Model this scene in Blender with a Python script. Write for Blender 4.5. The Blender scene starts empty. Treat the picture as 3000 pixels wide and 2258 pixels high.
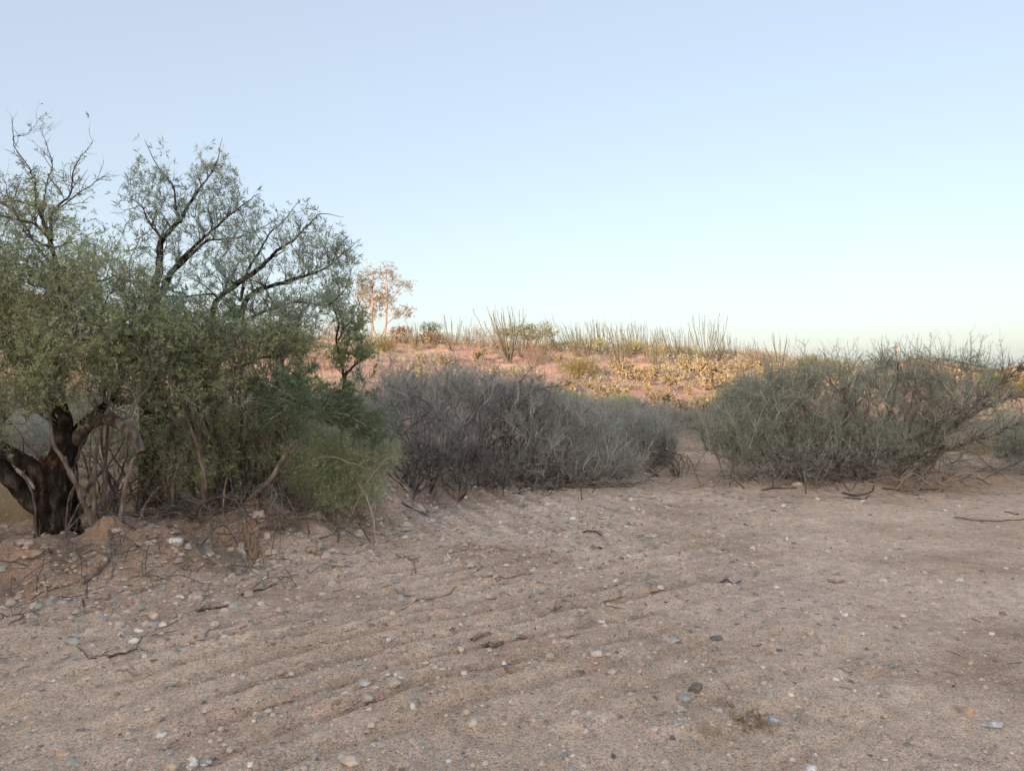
import bpy, math, random
import numpy as np
from mathutils import Vector, kdtree

rng = np.random.default_rng(7)
random.seed(7)
SC = bpy.context.scene
COL = SC.collection

# ------------------------------------------------------------------ camera
CAM_H = 1.6
F = 770.0                       # focal length in pixels of a 1024 px wide picture
cam_d = bpy.data.cameras.new('camera')
cam = bpy.data.objects.new('camera', cam_d)
COL.objects.link(cam)
cam.location = (0, 0, CAM_H)
cam.rotation_euler = (math.radians(90), 0, 0)
cam_d.sensor_width = 36.0
cam_d.lens = F / 1024 * 36.0
cam_d.clip_start = 0.05
cam_d.clip_end = 4000
SC.camera = cam

# ------------------------------------------------------------------ light
SUN_EL, SUN_AZ = 9.5, 25.0      # the sun stands behind the camera, a little to the left
EXPOSURE = 1.22
az, el = math.radians(SUN_AZ), math.radians(SUN_EL)
to_sun = Vector((-math.sin(az) * math.cos(el), -math.cos(az) * math.cos(el), math.sin(el)))
world = bpy.data.worlds.new('World')
SC.world = world
world.use_nodes = True
wt = world.node_tree
wt.nodes.clear()
w_out = wt.nodes.new('ShaderNodeOutputWorld')
w_bg = wt.nodes.new('ShaderNodeBackground')
w_sky = wt.nodes.new('ShaderNodeTexSky')
w_sky.sky_type = 'NISHITA'
w_sky.sun_disc = False
w_sky.sun_elevation = el
w_sky.sun_rotation = math.radians(180) + az
w_sky.altitude = 900
w_sky.air_density = 1.0
w_sky.dust_density = 5.0
w_sky.ozone_density = 0.6
w_bg.inputs['Strength'].default_value = 0.065
# desert dust whitens the whole dome evenly
w_dust = wt.nodes.new('ShaderNodeMix'); w_dust.data_type = 'RGBA'; w_dust.blend_type = 'ADD'
w_dust.inputs[0].default_value = 1.0
w_dust.inputs[7].default_value = (2.64, 2.86, 3.3, 1)
wt.links.new(w_sky.outputs[0], w_dust.inputs[6])
wt.links.new(w_dust.outputs[2], w_bg.inputs['Color'])
wt.links.new(w_bg.outputs[0], w_out.inputs['Surface'])
sun_d = bpy.data.lights.new('sun', 'SUN')
sun_d.energy = 4.1
sun_d.angle = math.radians(0.5)
sun_d.color = (1.0, 0.65, 0.43)
sun = bpy.data.objects.new('sun', sun_d)
COL.objects.link(sun)
sun.rotation_euler = to_sun.to_track_quat('Z', 'Y').to_euler()
sun.location = (-20, -40, 30)
SC.view_settings.view_transform = 'Standard'
SC.view_settings.look = 'None'
SC.view_settings.gamma = 1.0
SC.view_settings.use_curve_mapping = False
SC.view_settings.exposure = EXPOSURE
SC.cycles.use_denoising = True
SC.cycles.denoiser = 'OPENIMAGEDENOISE'
SC.cycles.denoising_input_passes = 'RGB_ALBEDO_NORMAL'
SC.cycles.denoising_prefilter = 'ACCURATE'
SC.cycles.max_bounces = 7
SC.cycles.diffuse_bounces = 5
SC.cycles.transmission_bounces = 3
SC.cycles.transparent_max_bounces = 4

# ------------------------------------------------------------------ helpers
def tag(o, label=None, cat=None, group=None, kind=None):
    if label: o['label'] = label
    if cat: o['category'] = cat
    if group: o['group'] = group
    if kind: o['kind'] = kind
    return o

def empty(name, loc, label, cat, group=None, rz=0.0):
    o = bpy.data.objects.new(name, None)
    COL.objects.link(o)
    o.location = loc
    o.rotation_euler = (0, 0, rz)
    o.empty_display_size = 0.2
    return tag(o, label, cat, group)

def mesh_data(name, verts, faces, mat, attrs=None, smooth=False):
    """verts (N,3); faces: list of int arrays (M,3)/(M,4); attrs: {name: (M,3) face colours or (M,) values}"""
    me = bpy.data.meshes.new(name)
    verts = np.ascontiguousarray(verts, dtype=np.float32)
    faces = [np.asarray(f, dtype=np.int32) for f in faces if len(f)]
    me.vertices.add(len(verts))
    me.vertices.foreach_set('co', verts.ravel())
    loops = np.concatenate([f.ravel() for f in faces])
    tot = np.concatenate([np.full(len(f), f.shape[1], dtype=np.int32) for f in faces])
    start = np.concatenate([[0], np.cumsum(tot)[:-1]]).astype(np.int32)
    me.loops.add(len(loops))
    me.loops.foreach_set('vertex_index', loops)
    me.polygons.add(len(tot))
    me.polygons.foreach_set('loop_start', start)
    me.polygons.foreach_set('loop_total', tot)
    if smooth:
        me.polygons.foreach_set('use_smooth', np.ones(len(tot), dtype=bool))
    me.update(calc_edges=True)
    for k, v in (attrs or {}).items():
        v = np.asarray(v, dtype=np.float32)
        if v.ndim == 1:
            a = me.attributes.new(k, 'FLOAT', 'FACE' if len(v) == len(tot) else 'POINT')
            a.data.foreach_set('value', v)
        else:
            a = me.attributes.new(k, 'FLOAT_COLOR', 'FACE' if len(v) == len(tot) else 'POINT')
            a.data.foreach_set('color', np.concatenate([v, np.ones((len(v), 1), np.float32)], 1).ravel())
    if mat is not None:
        me.materials.append(mat)
    return me

def link(name, me, parent=None, kind=None, loc=None):
    o = bpy.data.objects.new(name, me)
    COL.objects.link(o)
    if parent is not None: o.parent = parent
    if loc is not None: o.location = loc
    if kind: o['kind'] = kind
    return o

def norm(v):
    return v / np.maximum(np.linalg.norm(v, axis=-1, keepdims=True), 1e-9)

# value noise on a lattice, vectorised
_perm = np.random.default_rng(3).random(65536).astype(np.float32)
def vnoise(x, y, seed=0):
    x = np.asarray(x, float); y = np.asarray(y, float)
    xi = np.floor(x).astype(np.int64); yi = np.floor(y).astype(np.int64)
    fx = x - xi; fy = y - yi
    fx = fx * fx * (3 - 2 * fx); fy = fy * fy * (3 - 2 * fy)
    def h(a, b): return _perm[((a * 73856093) ^ (b * 19349663) ^ (seed * 83492791)) & 65535]
    return ((h(xi, yi) * (1 - fx) + h(xi + 1, yi) * fx) * (1 - fy) + (h(xi, yi + 1) * (1 - fx) + h(xi + 1, yi + 1) * fx) * fy) * 2 - 1
def fbm(x, y, octaves=4, seed=0, gain=0.5):
    s = 0; a = 1.0; f = 1.0
    for i in range(octaves):
        s = s + a * vnoise(x * f, y * f, seed + i * 17)
        a *= gain; f *= 2.03
    return s
def sstep(a, b, x):
    t = np.clip((x - a) / (b - a), 0, 1)
    return t * t * (3 - 2 * t)

# ------------------------------------------------------------------ terrain
S_ = 0.46293                     # photo view pixel (2212 wide) to 1024 wide
_cdx = np.array([-900, 0, 650, 850, 1000, 1200, 1300, 1450, 1650, 1800, 2000, 2212, 3000])
_cdy = np.array([700, 722, 728, 735, 741, 747, 752, 764, 782, 806, 848, 868, 868])
CR = 72.0                        # distance of the crest
_cx = (_cdx * S_ - 512) / F * CR
_cz = CAM_H + (385 - _cdy * S_) / F * CR
_fx = np.array([-9.0, -5.0, -4.2, -3.1, -2.0, -1.4, -0.5, 0.9, 2.2, 3.5, 6.0, 14.0])     # foot of the pushed-up berm on the left
_fy = np.array([4.8, 5.15, 5.4, 6.0, 6.9, 9.3, 11.1, 12.2, 13.0, 14.4, 15.5, 17.0])
CA, SA = math.cos(math.radians(38)), math.sin(math.radians(38))

def _foot(x):
    return sum(np.interp(x + o, _fx, _fy) for o in (-0.5, -0.25, 0, 0.25, 0.5)) / 5
def foot_dist(x, y):
    """distance behind the foot of the berm, positive towards the thicket"""
    sl = (_foot(x + 0.1) - _foot(x - 0.1)) / 0.2
    return (y - _foot(x)) / np.sqrt(1 + sl * sl)

def rake(x, y, d):
    """the furrows a blade left in the dirt: two fields of them, with their strength"""
    m = sstep(0.5, -0.5, d) * sstep(14, 11, y) * (y > 0.5)
    left = 1 - sstep(0.3, 3.2, x - 0.25 * (y - 5))
    u = x * CA + y * SA
    v = -x * SA + y * CA + 0.12 * vnoise(u * 0.5, x * 0 + 3.3, 3) + 0.03 * fbm(u * 1.1, x + y, 2, 55)
    am = np.clip(0.75 + 0.7 * fbm(u * 0.5, v * 1.5, 2, 61), 0.1, 1.3)
    v2 = x * 0.86 + y * 0.35 + 0.1 * vnoise(y * 0.6, x * 0, 71)
    m3 = sstep(7.4, 8.6, y) * sstep(12.5, 11.5, y) * sstep(3.0, 1.0, x) * sstep(0.6, 0.2, d)
    return m * (0.15 + 0.85 * left) * (1 - 0.7 * m3), v, am, m3, v2

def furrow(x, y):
    """1 in the bottom of a furrow, for strewing grit and for the shade painted into the tint"""
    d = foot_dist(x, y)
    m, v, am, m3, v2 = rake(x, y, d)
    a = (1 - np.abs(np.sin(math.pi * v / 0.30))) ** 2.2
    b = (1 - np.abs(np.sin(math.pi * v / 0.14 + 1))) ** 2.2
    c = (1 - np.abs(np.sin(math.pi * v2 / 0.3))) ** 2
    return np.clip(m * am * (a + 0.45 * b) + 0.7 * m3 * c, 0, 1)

def terrain(x, y, fine=True):
    x = np.asarray(x, float); y = np.asarray(y, float)
    z = 0.05 * fbm(x * 0.18, y * 0.18, 3, 5)
    near = np.exp(-((np.hypot(x, y - 7) / 14) ** 4))
    z = z * (1 - 0.75 * near)
    # hill
    crest = np.interp(x, _cx, _cz) + 0.12 * fbm(x * 0.15, y * 0.02, 3, 9)
    t = np.clip((y - 19.5) / (CR - 19.5), 0, 1)
    prof = t * t * (3 - 2 * t) * 0.45 + t * 0.55
    z = z + crest * prof * (y > 0)
    z = z - np.clip(y - CR - 1, 0, 60) * 0.02 * (z > 0.3)
    z = z + 0.13 * fbm(x * 0.45, y * 0.45, 3, 21) * sstep(20, 27, y) * (1 - sstep(80, 100, y))
    z = z - 0.35 * np.exp(-((y - 17.5 - 0.05 * x) / 1.8) ** 2) * sstep(-1.0, -6.0, x)
    # berm on the left and behind
    d = foot_dist(x, y)
    lump = fbm(x * 1.3, y * 1.3, 3, 31)
    amp = 0.21 * sstep(3.4, -1.5, x) + 0.05
    z = z + amp * sstep(-0.25, 0.75, d + 0.22 * lump) * (1 - 0.45 * sstep(1.2, 4.0, d)) * (1 - sstep(9, 14, d))
    onb = sstep(-0.2, 0.25, d) * (1 - sstep(1.5, 4, d))
    z = z + onb * (0.09 * fbm(x * 3.1, y * 3.1, 4, 33)) + amp * 0.7 * np.exp(-((d - 0.55) / 0.45) ** 2) * (0.7 + 0.8 * lump) * (y < 12)
    # low berm in front of the right-hand bush
    d2 = y - (11.7 + 0.12 * (x - 6) + 0.35 * np.sin(x * 0.9))
    z = z + 0.13 * sstep(0.0, 0.7, d2 + 0.15 * lump) * (1 - sstep(2.5, 5, d2)) * sstep(3.0, 4.2, x)
    # ridge behind the camera that shades the wash
    s = -x * math.sin(az) * -1.0 + y * math.cos(az)
    ridge = sstep(-40, -150, s) * (29.1 + 0.7 * fbm(x * 0.05, y * 0.05, 3, 41))
    z = z + ridge
    if fine:
        m, v, am, m3, v2 = rake(x, y, d)
        z = z + m * (0.050 * np.abs(np.sin(math.pi * v / 0.30)) ** 0.6 * am + 0.022 * np.abs(np.sin(math.pi * v / 0.14 + 1)) ** 0.6 * am)
        z = z + m3 * 0.045 * np.abs(np.sin(math.pi * v2 / 0.3)) ** 0.6
        gm = (1 - sstep(14, 20, y)) * (y > 0)
        rough = 1 - 0.65 * sstep(0.8, 3.0, x - 0.25 * (y - 5))
        z = z + gm * (0.012 * fbm(x * 2.3, y * 2.3, 3, 81) + 0.011 * rough * fbm(x * 8, y * 8, 3, 91))
    return z

def th(x, y):
    return float(terrain(np.array([x]), np.array([y]))[0])

def on_ray(dx, dy, depth):
    px, py = dx * S_, dy * S_
    return np.array([(px - 512) / F * depth, depth, CAM_H - (py - 385) / F * depth])

_ds = np.concatenate([np.arange(2.5, 20, 0.02), np.arange(20, 130, 0.15)])
def ground_hit(dx, dy, dmin=2.5, dmax=130):
    """where the line of sight through this point of the photo meets the terrain"""
    r = (dx * S_ - 512) / F
    k = (dy * S_ - 385) / F
    dd = _ds[(_ds >= dmin) & (_ds <= dmax)]
    gap = (CAM_H - k * dd) - terrain(r * dd, dd)
    below = np.nonzero(gap <= 0)[0]
    i = below[0] if len(below) else int(np.argmin(gap))
    return np.array([r * dd[i], dd[i], float(terrain(r * dd[i:i + 1], dd[i:i + 1])[0])])

# ------------------------------------------------------------------ materials
def new_mat(name):
    m = bpy.data.materials.new(name)
    m.use_nodes = True
    nt = m.node_tree
    nt.nodes.clear()
    out = nt.nodes.new('ShaderNodeOutputMaterial')
    return m, nt, out

def N(nt, t, **kw):
    n = nt.nodes.new(t)
    for k, v in kw.items():
        if k in n.inputs: n.inputs[k].default_value = v
        else: setattr(n, k, v)
    return n

def ramp(nt, stops):
    r = nt.nodes.new('ShaderNodeValToRGB')
    e = r.color_ramp.elements
    e[0].position, e[0].color = stops[0][0], (*stops[0][1], 1)
    e[1].position, e[1].color = stops[-1][0], (*stops[-1][1], 1)
    for p, c in stops[1:-1]:
        x = e.new(p); x.color = (*c, 1)
    return r

def leaf_mat(name, c1, c2, trans=0.42):
    """leaf colour runs from c1 to c2 by the leaf's own random value"""
    m, nt, out = new_mat(name)
    at = N(nt, 'ShaderNodeAttribute', attribute_name='rnd')
    r = ramp(nt, [(0.0, c1), (1.0, c2)])
    nt.links.new(at.outputs['Fac'], r.inputs[0])
    d = N(nt, 'ShaderNodeBsdfDiffuse'); t = N(nt, 'ShaderNodeBsdfTranslucent')
    nt.links.new(r.outputs[0], d.inputs['Color']); nt.links.new(r.outputs[0], t.inputs['Color'])
    mx = N(nt, 'ShaderNodeMixShader'); mx.inputs[0].default_value = trans
    nt.links.new(d.outputs[0], mx.inputs[1]); nt.links.new(t.outputs[0], mx.inputs[2])
    nt.links.new(mx.outputs[0], out.inputs['Surface'])
    return m

def twig_mat(name, c1, c2, rough=0.85):
    m, nt, out = new_mat(name)
    at = N(nt, 'ShaderNodeAttribute', attribute_name='rnd')
    r = ramp(nt, [(0.0, c1), (1.0, c2)])
    nt.links.new(at.outputs['Fac'], r.inputs[0])
    p = N(nt, 'ShaderNodeBsdfPrincipled'); p.inputs['Roughness'].default_value = rough
    p.inputs['Specular IOR Level'].default_value = 0.25
    nt.links.new(r.outputs[0], p.inputs['Base Color'])
    nt.links.new(p.outputs[0], out.inputs['Surface'])
    return m

def bark_mat(name, c1, c2, c3, scale=14, bump=0.02):
    m, nt, out = new_mat(name)
    tc = N(nt, 'ShaderNodeTexCoord')
    mp = N(nt, 'ShaderNodeMapping'); mp.inputs['Scale'].default_value = (1, 1, 0.35)
    nt.links.new(tc.outputs['Object'], mp.inputs[0])
    n1 = N(nt, 'ShaderNodeTexNoise'); n1.inputs['Scale'].default_value = scale; n1.inputs['Detail'].default_value = 7
    nt.links.new(mp.outputs[0], n1.inputs['Vector'])
    r = ramp(nt, [(0.33, c1), (0.52, c2), (0.72, c3)])
    nt.links.new(n1.outputs['Fac'], r.inputs[0])
    n2 = N(nt, 'ShaderNodeTexNoise'); n2.inputs['Scale'].default_value = scale * 4; n2.inputs['Detail'].default_value = 4
    nt.links.new(mp.outputs[0], n2.inputs['Vector'])
    add = N(nt, 'ShaderNodeMath', operation='ADD')
    nt.links.new(n1.outputs['Fac'], add.inputs[0]); nt.links.new(n2.outputs['Fac'], add.inputs[1])
    b = N(nt, 'ShaderNodeBump'); b.inputs['Strength'].default_value = 0.9; b.inputs['Distance'].default_value = bump
    nt.links.new(add.outputs[0], b.inputs['Height'])
    p = N(nt, 'ShaderNodeBsdfPrincipled'); p.inputs['Roughness'].default_value = 0.9
    p.inputs['Specular IOR Level'].default_value = 0.2
    nt.links.new(r.outputs[0], p.inputs['Base Color']); nt.links.new(b.outputs[0], p.inputs['Normal'])
    nt.links.new(p.outputs[0], out.inputs['Surface'])
    return m

def attr_mat(name, rough=0.9, noise=None, bump=0.0, attr='col'):
    """colour from a colour attribute, broken up by a fine noise"""
    m, nt, out = new_mat(name)
    at = N(nt, 'ShaderNodeAttribute', attribute_name=attr)
    p = N(nt, 'ShaderNodeBsdfPrincipled'); p.inputs['Roughness'].default_value = rough
    p.inputs['Specular IOR Level'].default_value = 0.2
    col = at.outputs['Color']
    if noise:
        tc = N(nt, 'ShaderNodeTexCoord')
        n1 = N(nt, 'ShaderNodeTexNoise'); n1.inputs['Scale'].default_value = noise; n1.inputs['Detail'].default_value = 5
        nt.links.new(tc.outputs['Object'], n1.inputs['Vector'])
        r = ramp(nt, [(0.3, (0.62, 0.62, 0.62)), (0.7, (1.3, 1.3, 1.3))])
        nt.links.new(n1.outputs['Fac'], r.inputs[0])
        mu = N(nt, 'ShaderNodeMix', data_type='RGBA', blend_type='MULTIPLY'); mu.inputs[0].default_value = 1.0
        nt.links.new(col, mu.inputs[6]); nt.links.new(r.outputs[0], mu.inputs[7])
        col = mu.outputs[2]
        b = N(nt, 'ShaderNodeBump'); b.inputs['Strength'].default_value = 0.7; b.inputs['Distance'].default_value = bump
        nt.links.new(n1.outputs['Fac'], b.inputs['Height']); nt.links.new(b.outputs[0], p.inputs['Normal'])
    nt.links.new(col, p.inputs['Base Color'])
    nt.links.new(p.outputs[0], out.inputs['Surface'])
    return m

def ground_mat():
    m, nt, out = new_mat('dirt')
    at = N(nt, 'ShaderNodeAttribute', attribute_name='tint')
    tc = N(nt, 'ShaderNodeTexCoord')
    def noise(scale, detail, rough=0.55):
        n = N(nt, 'ShaderNodeTexNoise'); n.inputs['Scale'].default_value = scale
        n.inputs['Detail'].default_value = detail; n.inputs['Roughness'].default_value = rough
        nt.links.new(tc.outputs['Object'], n.inputs['Vector']); return n
    def mul(a, b, mode='MULTIPLY', f=1.0):
        x = N(nt, 'ShaderNodeMix', data_type='RGBA', blend_type=mode); x.inputs[0].default_value = f
        nt.links.new(a, x.inputs[6]); nt.links.new(b, x.inputs[7]); return x.outputs[2]
    n_big = noise(0.8, 4); n_mid = noise(9, 6); n_fine = noise(130, 4, 0.7)
    r1 = ramp(nt, [(0.32, (0.80, 0.77, 0.74)), (0.7, (1.16, 1.17, 1.19))])
    nt.links.new(n_big.outputs['Fac'], r1.inputs[0])
    r2 = ramp(nt, [(0.3, (0.80, 0.79, 0.79)), (0.7, (1.17, 1.16, 1.15))])
    nt.links.new(n_mid.outputs['Fac'], r2.inputs[0])
    r3 = ramp(nt, [(0.32, (0.58, 0.56, 0.55)), (0.46, (0.93, 0.92, 0.91)), (0.58, (1.08, 1.07, 1.06)), (0.70, (1.4, 1.4, 1.4))])
    nt.links.new(n_fine.outputs['Fac'], r3.inputs[0])
    vo = N(nt, 'ShaderNodeTexVoronoi'); vo.inputs['Scale'].default_value = 120
    nt.links.new(tc.outputs['Object'], vo.inputs['Vector'])
    hs = N(nt, 'ShaderNodeHueSaturation'); hs.inputs['Saturation'].default_value = 0.16; hs.inputs['Value'].default_value = 2.25
    nt.links.new(vo.outputs['Color'], hs.inputs['Color'])
    c = mul(at.outputs['Color'], r1.outputs[0]); c = mul(c, r2.outputs[0]); c = mul(c, r3.outputs[0])
    c = mul(c, hs.outputs[0], f=0.55)
    p = N(nt, 'ShaderNodeBsdfPrincipled'); p.inputs['Roughness'].default_value = 0.95
    p.inputs['Specular IOR Level'].default_value = 0.15
    nt.links.new(c, p.inputs['Base Color'])
    a1 = N(nt, 'ShaderNodeMath', operation='MULTIPLY_ADD'); a1.inputs[1].default_value = 0.35
    nt.links.new(vo.outputs['Distance'], a1.inputs[0]); nt.links.new(n_fine.outputs['Fac'], a1.inputs[2])
    a2 = N(nt, 'ShaderNodeMath', operation='MULTIPLY_ADD'); a2.inputs[1].default_value = 2.0
    nt.links.new(n_mid.outputs['Fac'], a2.inputs[0]); nt.links.new(a1.outputs[0], a2.inputs[2])
    b = N(nt, 'ShaderNodeBump'); b.inputs['Strength'].default_value = 0.85; b.inputs['Distance'].default_value = 0.02
    nt.links.new(a2.outputs[0], b.inputs['Height']); nt.links.new(b.outputs[0], p.inputs['Normal'])
    nt.links.new(p.outputs[0], out.inputs['Surface'])
    return m

M = {}
M['dirt'] = ground_mat()
M['pebble'] = attr_mat('pebble_stone')
M['stone'] = attr_mat('stone', noise=28, bump=0.006, rough=0.85)
M['bark_black'] = bark_mat('dark_mesquite_bark', (0.012, 0.009, 0.007), (0.05, 0.036, 0.028), (0.20, 0.155, 0.125), 16, 0.03)
M['bark_grey'] = bark_mat('grey_stem_bark', (0.11, 0.08, 0.065), (0.22, 0.17, 0.14), (0.38, 0.31, 0.26), 22, 0.008)
M['bark_red'] = bark_mat('split_red_wood', (0.07, 0.035, 0.02), (0.17, 0.08, 0.045), (0.34, 0.21, 0.13), 20, 0.01)
M['wood_pale'] = bark_mat('bleached_wood', (0.22, 0.16, 0.11), (0.36, 0.27, 0.19), (0.52, 0.42, 0.32), 24, 0.006)
M['wood_dark'] = bark_mat('weathered_dark_wood', (0.07, 0.052, 0.043), (0.16, 0.125, 0.105), (0.30, 0.245, 0.205), 24, 0.006)
M['twig_dark'] = twig_mat('dark_twig', (0.06, 0.05, 0.045), (0.36, 0.31, 0.27))
M['twig_grey'] = twig_mat('grey_twig', (0.18, 0.18, 0.165), (0.76, 0.75, 0.69))
M['twig_green'] = twig_mat('green_grey_twig', (0.17, 0.18, 0.14), (0.72, 0.72, 0.59))
M['twig_tan'] = twig_mat('tan_twig', (0.28, 0.22, 0.17), (0.60, 0.50, 0.40))
M['leaf_mesquite'] = leaf_mat('mesquite_leaf', (0.24, 0.30, 0.22), (0.56, 0.62, 0.48))
M['leaf_green'] = leaf_mat('small_green_leaf', (0.22, 0.275, 0.12), (0.68, 0.70, 0.40))
M['leaf_lime'] = leaf_mat('bright_green_leaf', (0.26, 0.31, 0.15), (0.64, 0.67, 0.40))
M['leaf_greygreen'] = leaf_mat('grey_green_leaf', (0.25, 0.29, 0.22), (0.60, 0.64, 0.50))
M['leaf_ocotillo'] = leaf_mat('ocotillo_leaf', (0.09, 0.12, 0.07), (0.22, 0.25, 0.15))
M['cane'] = twig_mat('ocotillo_cane', (0.08, 0.085, 0.065), (0.20, 0.195, 0.15))
M['leaf_olive'] = leaf_mat('olive_twig_leaf', (0.15, 0.155, 0.05), (0.32, 0.31, 0.11))
M['leaf_rust'] = leaf_mat('rusty_leaf', (0.22, 0.15, 0.085), (0.44, 0.31, 0.20))
M['dry'] = leaf_mat('dry_brush', (0.21, 0.155, 0.15), (0.46, 0.36, 0.33), 0.15)
M['straw'] = leaf_mat('straw_grass', (0.34, 0.26, 0.15), (0.56, 0.46, 0.29), 0.25)
M['cholla'] = leaf_mat('cholla_spines', (0.13, 0.13, 0.085), (0.44, 0.385, 0.26), 0.1)
M['leaf_euc'] = leaf_mat('airy_brown_green_leaf', (0.20, 0.19, 0.12), (0.42, 0.38, 0.27))
M['shrub_purple'] = leaf_mat('dull_purple_twigs', (0.16, 0.125, 0.12), (0.36, 0.29, 0.275), 0.1)
M['twig_mid'] = twig_mat('brown_grey_bough', (0.09, 0.08, 0.075), (0.42, 0.38, 0.35))
M['euc_bark'] = twig_mat('pinkish_smooth_bark', (0.20, 0.15, 0.115), (0.34, 0.25, 0.20))
M['twig_pale'] = twig_mat('pale_outer_twig', (0.22, 0.215, 0.19), (0.74, 0.71, 0.64))
M['twig_sage'] = twig_mat('sage_outer_twig', (0.17, 0.185, 0.14), (0.66, 0.66, 0.53))
M['cholla_old'] = leaf_mat('cholla_old_joint', (0.16, 0.12, 0.08), (0.28, 0.22, 0.14), 0.0)
M['pear'] = leaf_mat('prickly_pear_pad', (0.20, 0.22, 0.10), (0.46, 0.40, 0.20), 0.05)

# ------------------------------------------------------------------ ground sheet
def axis(segs):
    out = []
    for a, b, s0, s1 in segs:
        v = a
        while v < b - 1e-6:
            out.append(v)
            t = (v - a) / (b - a)
            v += s0 + (s1 - s0) * t
    out.append(segs[-1][1])
    return np.array(out)
xs_pos = axis([(0, 4.5, 0.045, 0.055), (4.5, 14, 0.06, 0.2), (14, 60, 0.35, 1.2), (60, 900, 2, 60)])
xs = np.concatenate([-xs_pos[:0:-1], xs_pos])
ys = axis([(-900, -190, 60, 5), (-190, 0, 5, 1.0), (0, 2.6, 0.4, 0.08), (2.6, 8, 0.032, 0.06), (8, 16, 0.07, 0.13), (16, 78, 0.25, 0.7), (78, 120, 1.0, 4.0), (120, 1200, 8, 90)])
gx, gy = np.meshgrid(xs, ys)
gz = terrain(gx, gy)
nx, ny = len(xs), len(ys)
idx = np.arange(nx * ny).reshape(ny, nx)
quads = np.stack([idx[:-1, :-1], idx[:-1, 1:], idx[1:, 1:], idx[1:, :-1]], -1).reshape(-1, 4)
def ground_tint(x, y):
    d = foot_dist(x, y)
    base = np.array([0.62, 0.465, 0.345])
    pink = np.array([0.63, 0.485, 0.385])
    brown = np.array([0.38, 0.255, 0.175])
    tan = np.array([0.64, 0.485, 0.365])
    hill = np.array([0.45, 0.32, 0.25])
    def mix(a, b, t): return a * (1 - t[..., None]) + b * t[..., None]
    c = np.broadcast_to(base, x.shape + (3,)).copy()
    w = np.clip(0.5 + 0.7 * fbm(x * 0.5, y * 0.5, 3, 101), 0, 1)
    c = mix(c, pink, w * (y < 14))
    c = mix(c, tan, sstep(1, 4, x - 0.2 * (y - 4)) * sstep(14, 6, y) * 0.8)
    bt = sstep(-0.25, 0.25, d + 0.2 * fbm(x * 2, y * 2, 3, 111)) * (y < 20) * sstep(0.8, -1.2, x)
    c = mix(c, brown, bt * 0.95)
    b2 = sstep(0.2, 0.5, y - 11.4) * sstep(2.0, 3.0, x) * (y < 17)
    c = mix(c, brown * 1.15, b2 * 0.6)
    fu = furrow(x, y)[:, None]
    c = c * (1 + 0.05 - 0.33 * fu) + fu * np.array([0.0, -0.004, -0.008])  # furrow shade painted into the tint: bottoms darker, crests a touch lighter
    dark = sstep(0.25, 0.8, fbm(x * 0.9, y * 1.4, 3, 121)) * (y < 12)
    c = mix(c, np.array([0.47, 0.32, 0.235]), dark * 0.5)
    c = mix(c, hill, sstep(18, 24, y))
    h2 = sstep(0.0, 0.7, fbm(x * 0.35, y * 0.35, 4, 131)) * sstep(20, 26, y)
    c = mix(c, np.array([0.33, 0.235, 0.205]), h2 * 0.75)
    return c
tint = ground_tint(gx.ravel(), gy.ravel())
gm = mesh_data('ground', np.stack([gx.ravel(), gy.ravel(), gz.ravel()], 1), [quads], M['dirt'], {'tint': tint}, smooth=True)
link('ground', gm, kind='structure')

# ------------------------------------------------------------------ plant tools
def tubes(P, R, S=3, rndv=None):
    """polylines P (N,K,3), radii R (N,K) -> verts, quads, one random value per face"""
    Nn, K, _ = P.shape
    T = np.empty_like(P)
    T[:, 1:-1] = P[:, 2:] - P[:, :-2]
    T[:, 0] = P[:, 1] - P[:, 0]; T[:, -1] = P[:, -1] - P[:, -2]
    T = norm(T)
    ref = norm(rng.normal(size=(Nn, 1, 3)))
    bad = np.abs((T * ref).sum(-1)).max(1) > 0.97
    ref[bad] = norm(rng.normal(size=(bad.sum(), 1, 3)))
    a = norm(np.cross(T, ref)); b = np.cross(T, a)
    th_ = np.arange(S) / S * 2 * math.pi
    V = P[:, :, None, :] + R[:, :, None, None] * (np.cos(th_)[None, None, :, None] * a[:, :, None, :] + np.sin(th_)[None, None, :, None] * b[:, :, None, :])
    idx = np.arange(Nn * K * S).reshape(Nn, K, S)
    nxt = np.roll(idx, -1, axis=2)
    Q = np.stack([idx[:, :-1], nxt[:, :-1], nxt[:, 1:], idx[:, 1:]], -1).reshape(-1, 4)
    r = rng.random(Nn) if rndv is None else rndv
    rn = np.repeat(r, (K - 1) * S)
    return V.reshape(-1, 3), Q, rn

def join(parts):
    """[(verts, faces, rnd)] all quads -> one"""
    vs, fs, rs = [], {3: [], 4: []}, {3: [], 4: []}; off = 0
    for v, f, r in parts:
        if len(f) == 0: continue
        k = f.shape[1]
        vs.append(v); fs[k].append(f + off); rs[k].append(r); off += len(v)
    ff = [np.concatenate(fs[k]) for k in (4, 3) if fs[k]]
    return np.concatenate(vs), ff, np.concatenate([np.concatenate(rs[k]) for k in (4, 3) if rs[k]])

def cones(P, R):
    """straight tapering shoots P (N,K,3), three-sided, closing to a point"""
    n = len(P)
    p0, p1 = P[:, 0], P[:, -1]
    t = norm(p1 - p0); a = norm(np.cross(t, rng.normal(size=(n, 3)))); b = np.cross(t, a)
    th_ = np.arange(3) / 3 * 2 * math.pi
    ring = p0[:, None] + R[:, :1, None] * (np.cos(th_)[None, :, None] * a[:, None] + np.sin(th_)[None, :, None] * b[:, None])
    V = np.concatenate([ring, p1[:, None]], 1).reshape(-1, 3)
    T = (np.array([[0, 1, 3], [1, 2, 3], [2, 0, 3]])[None] + (np.arange(n) * 4)[:, None, None]).reshape(-1, 3)
    return V, T, np.repeat(rng.random(n), 3)

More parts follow.
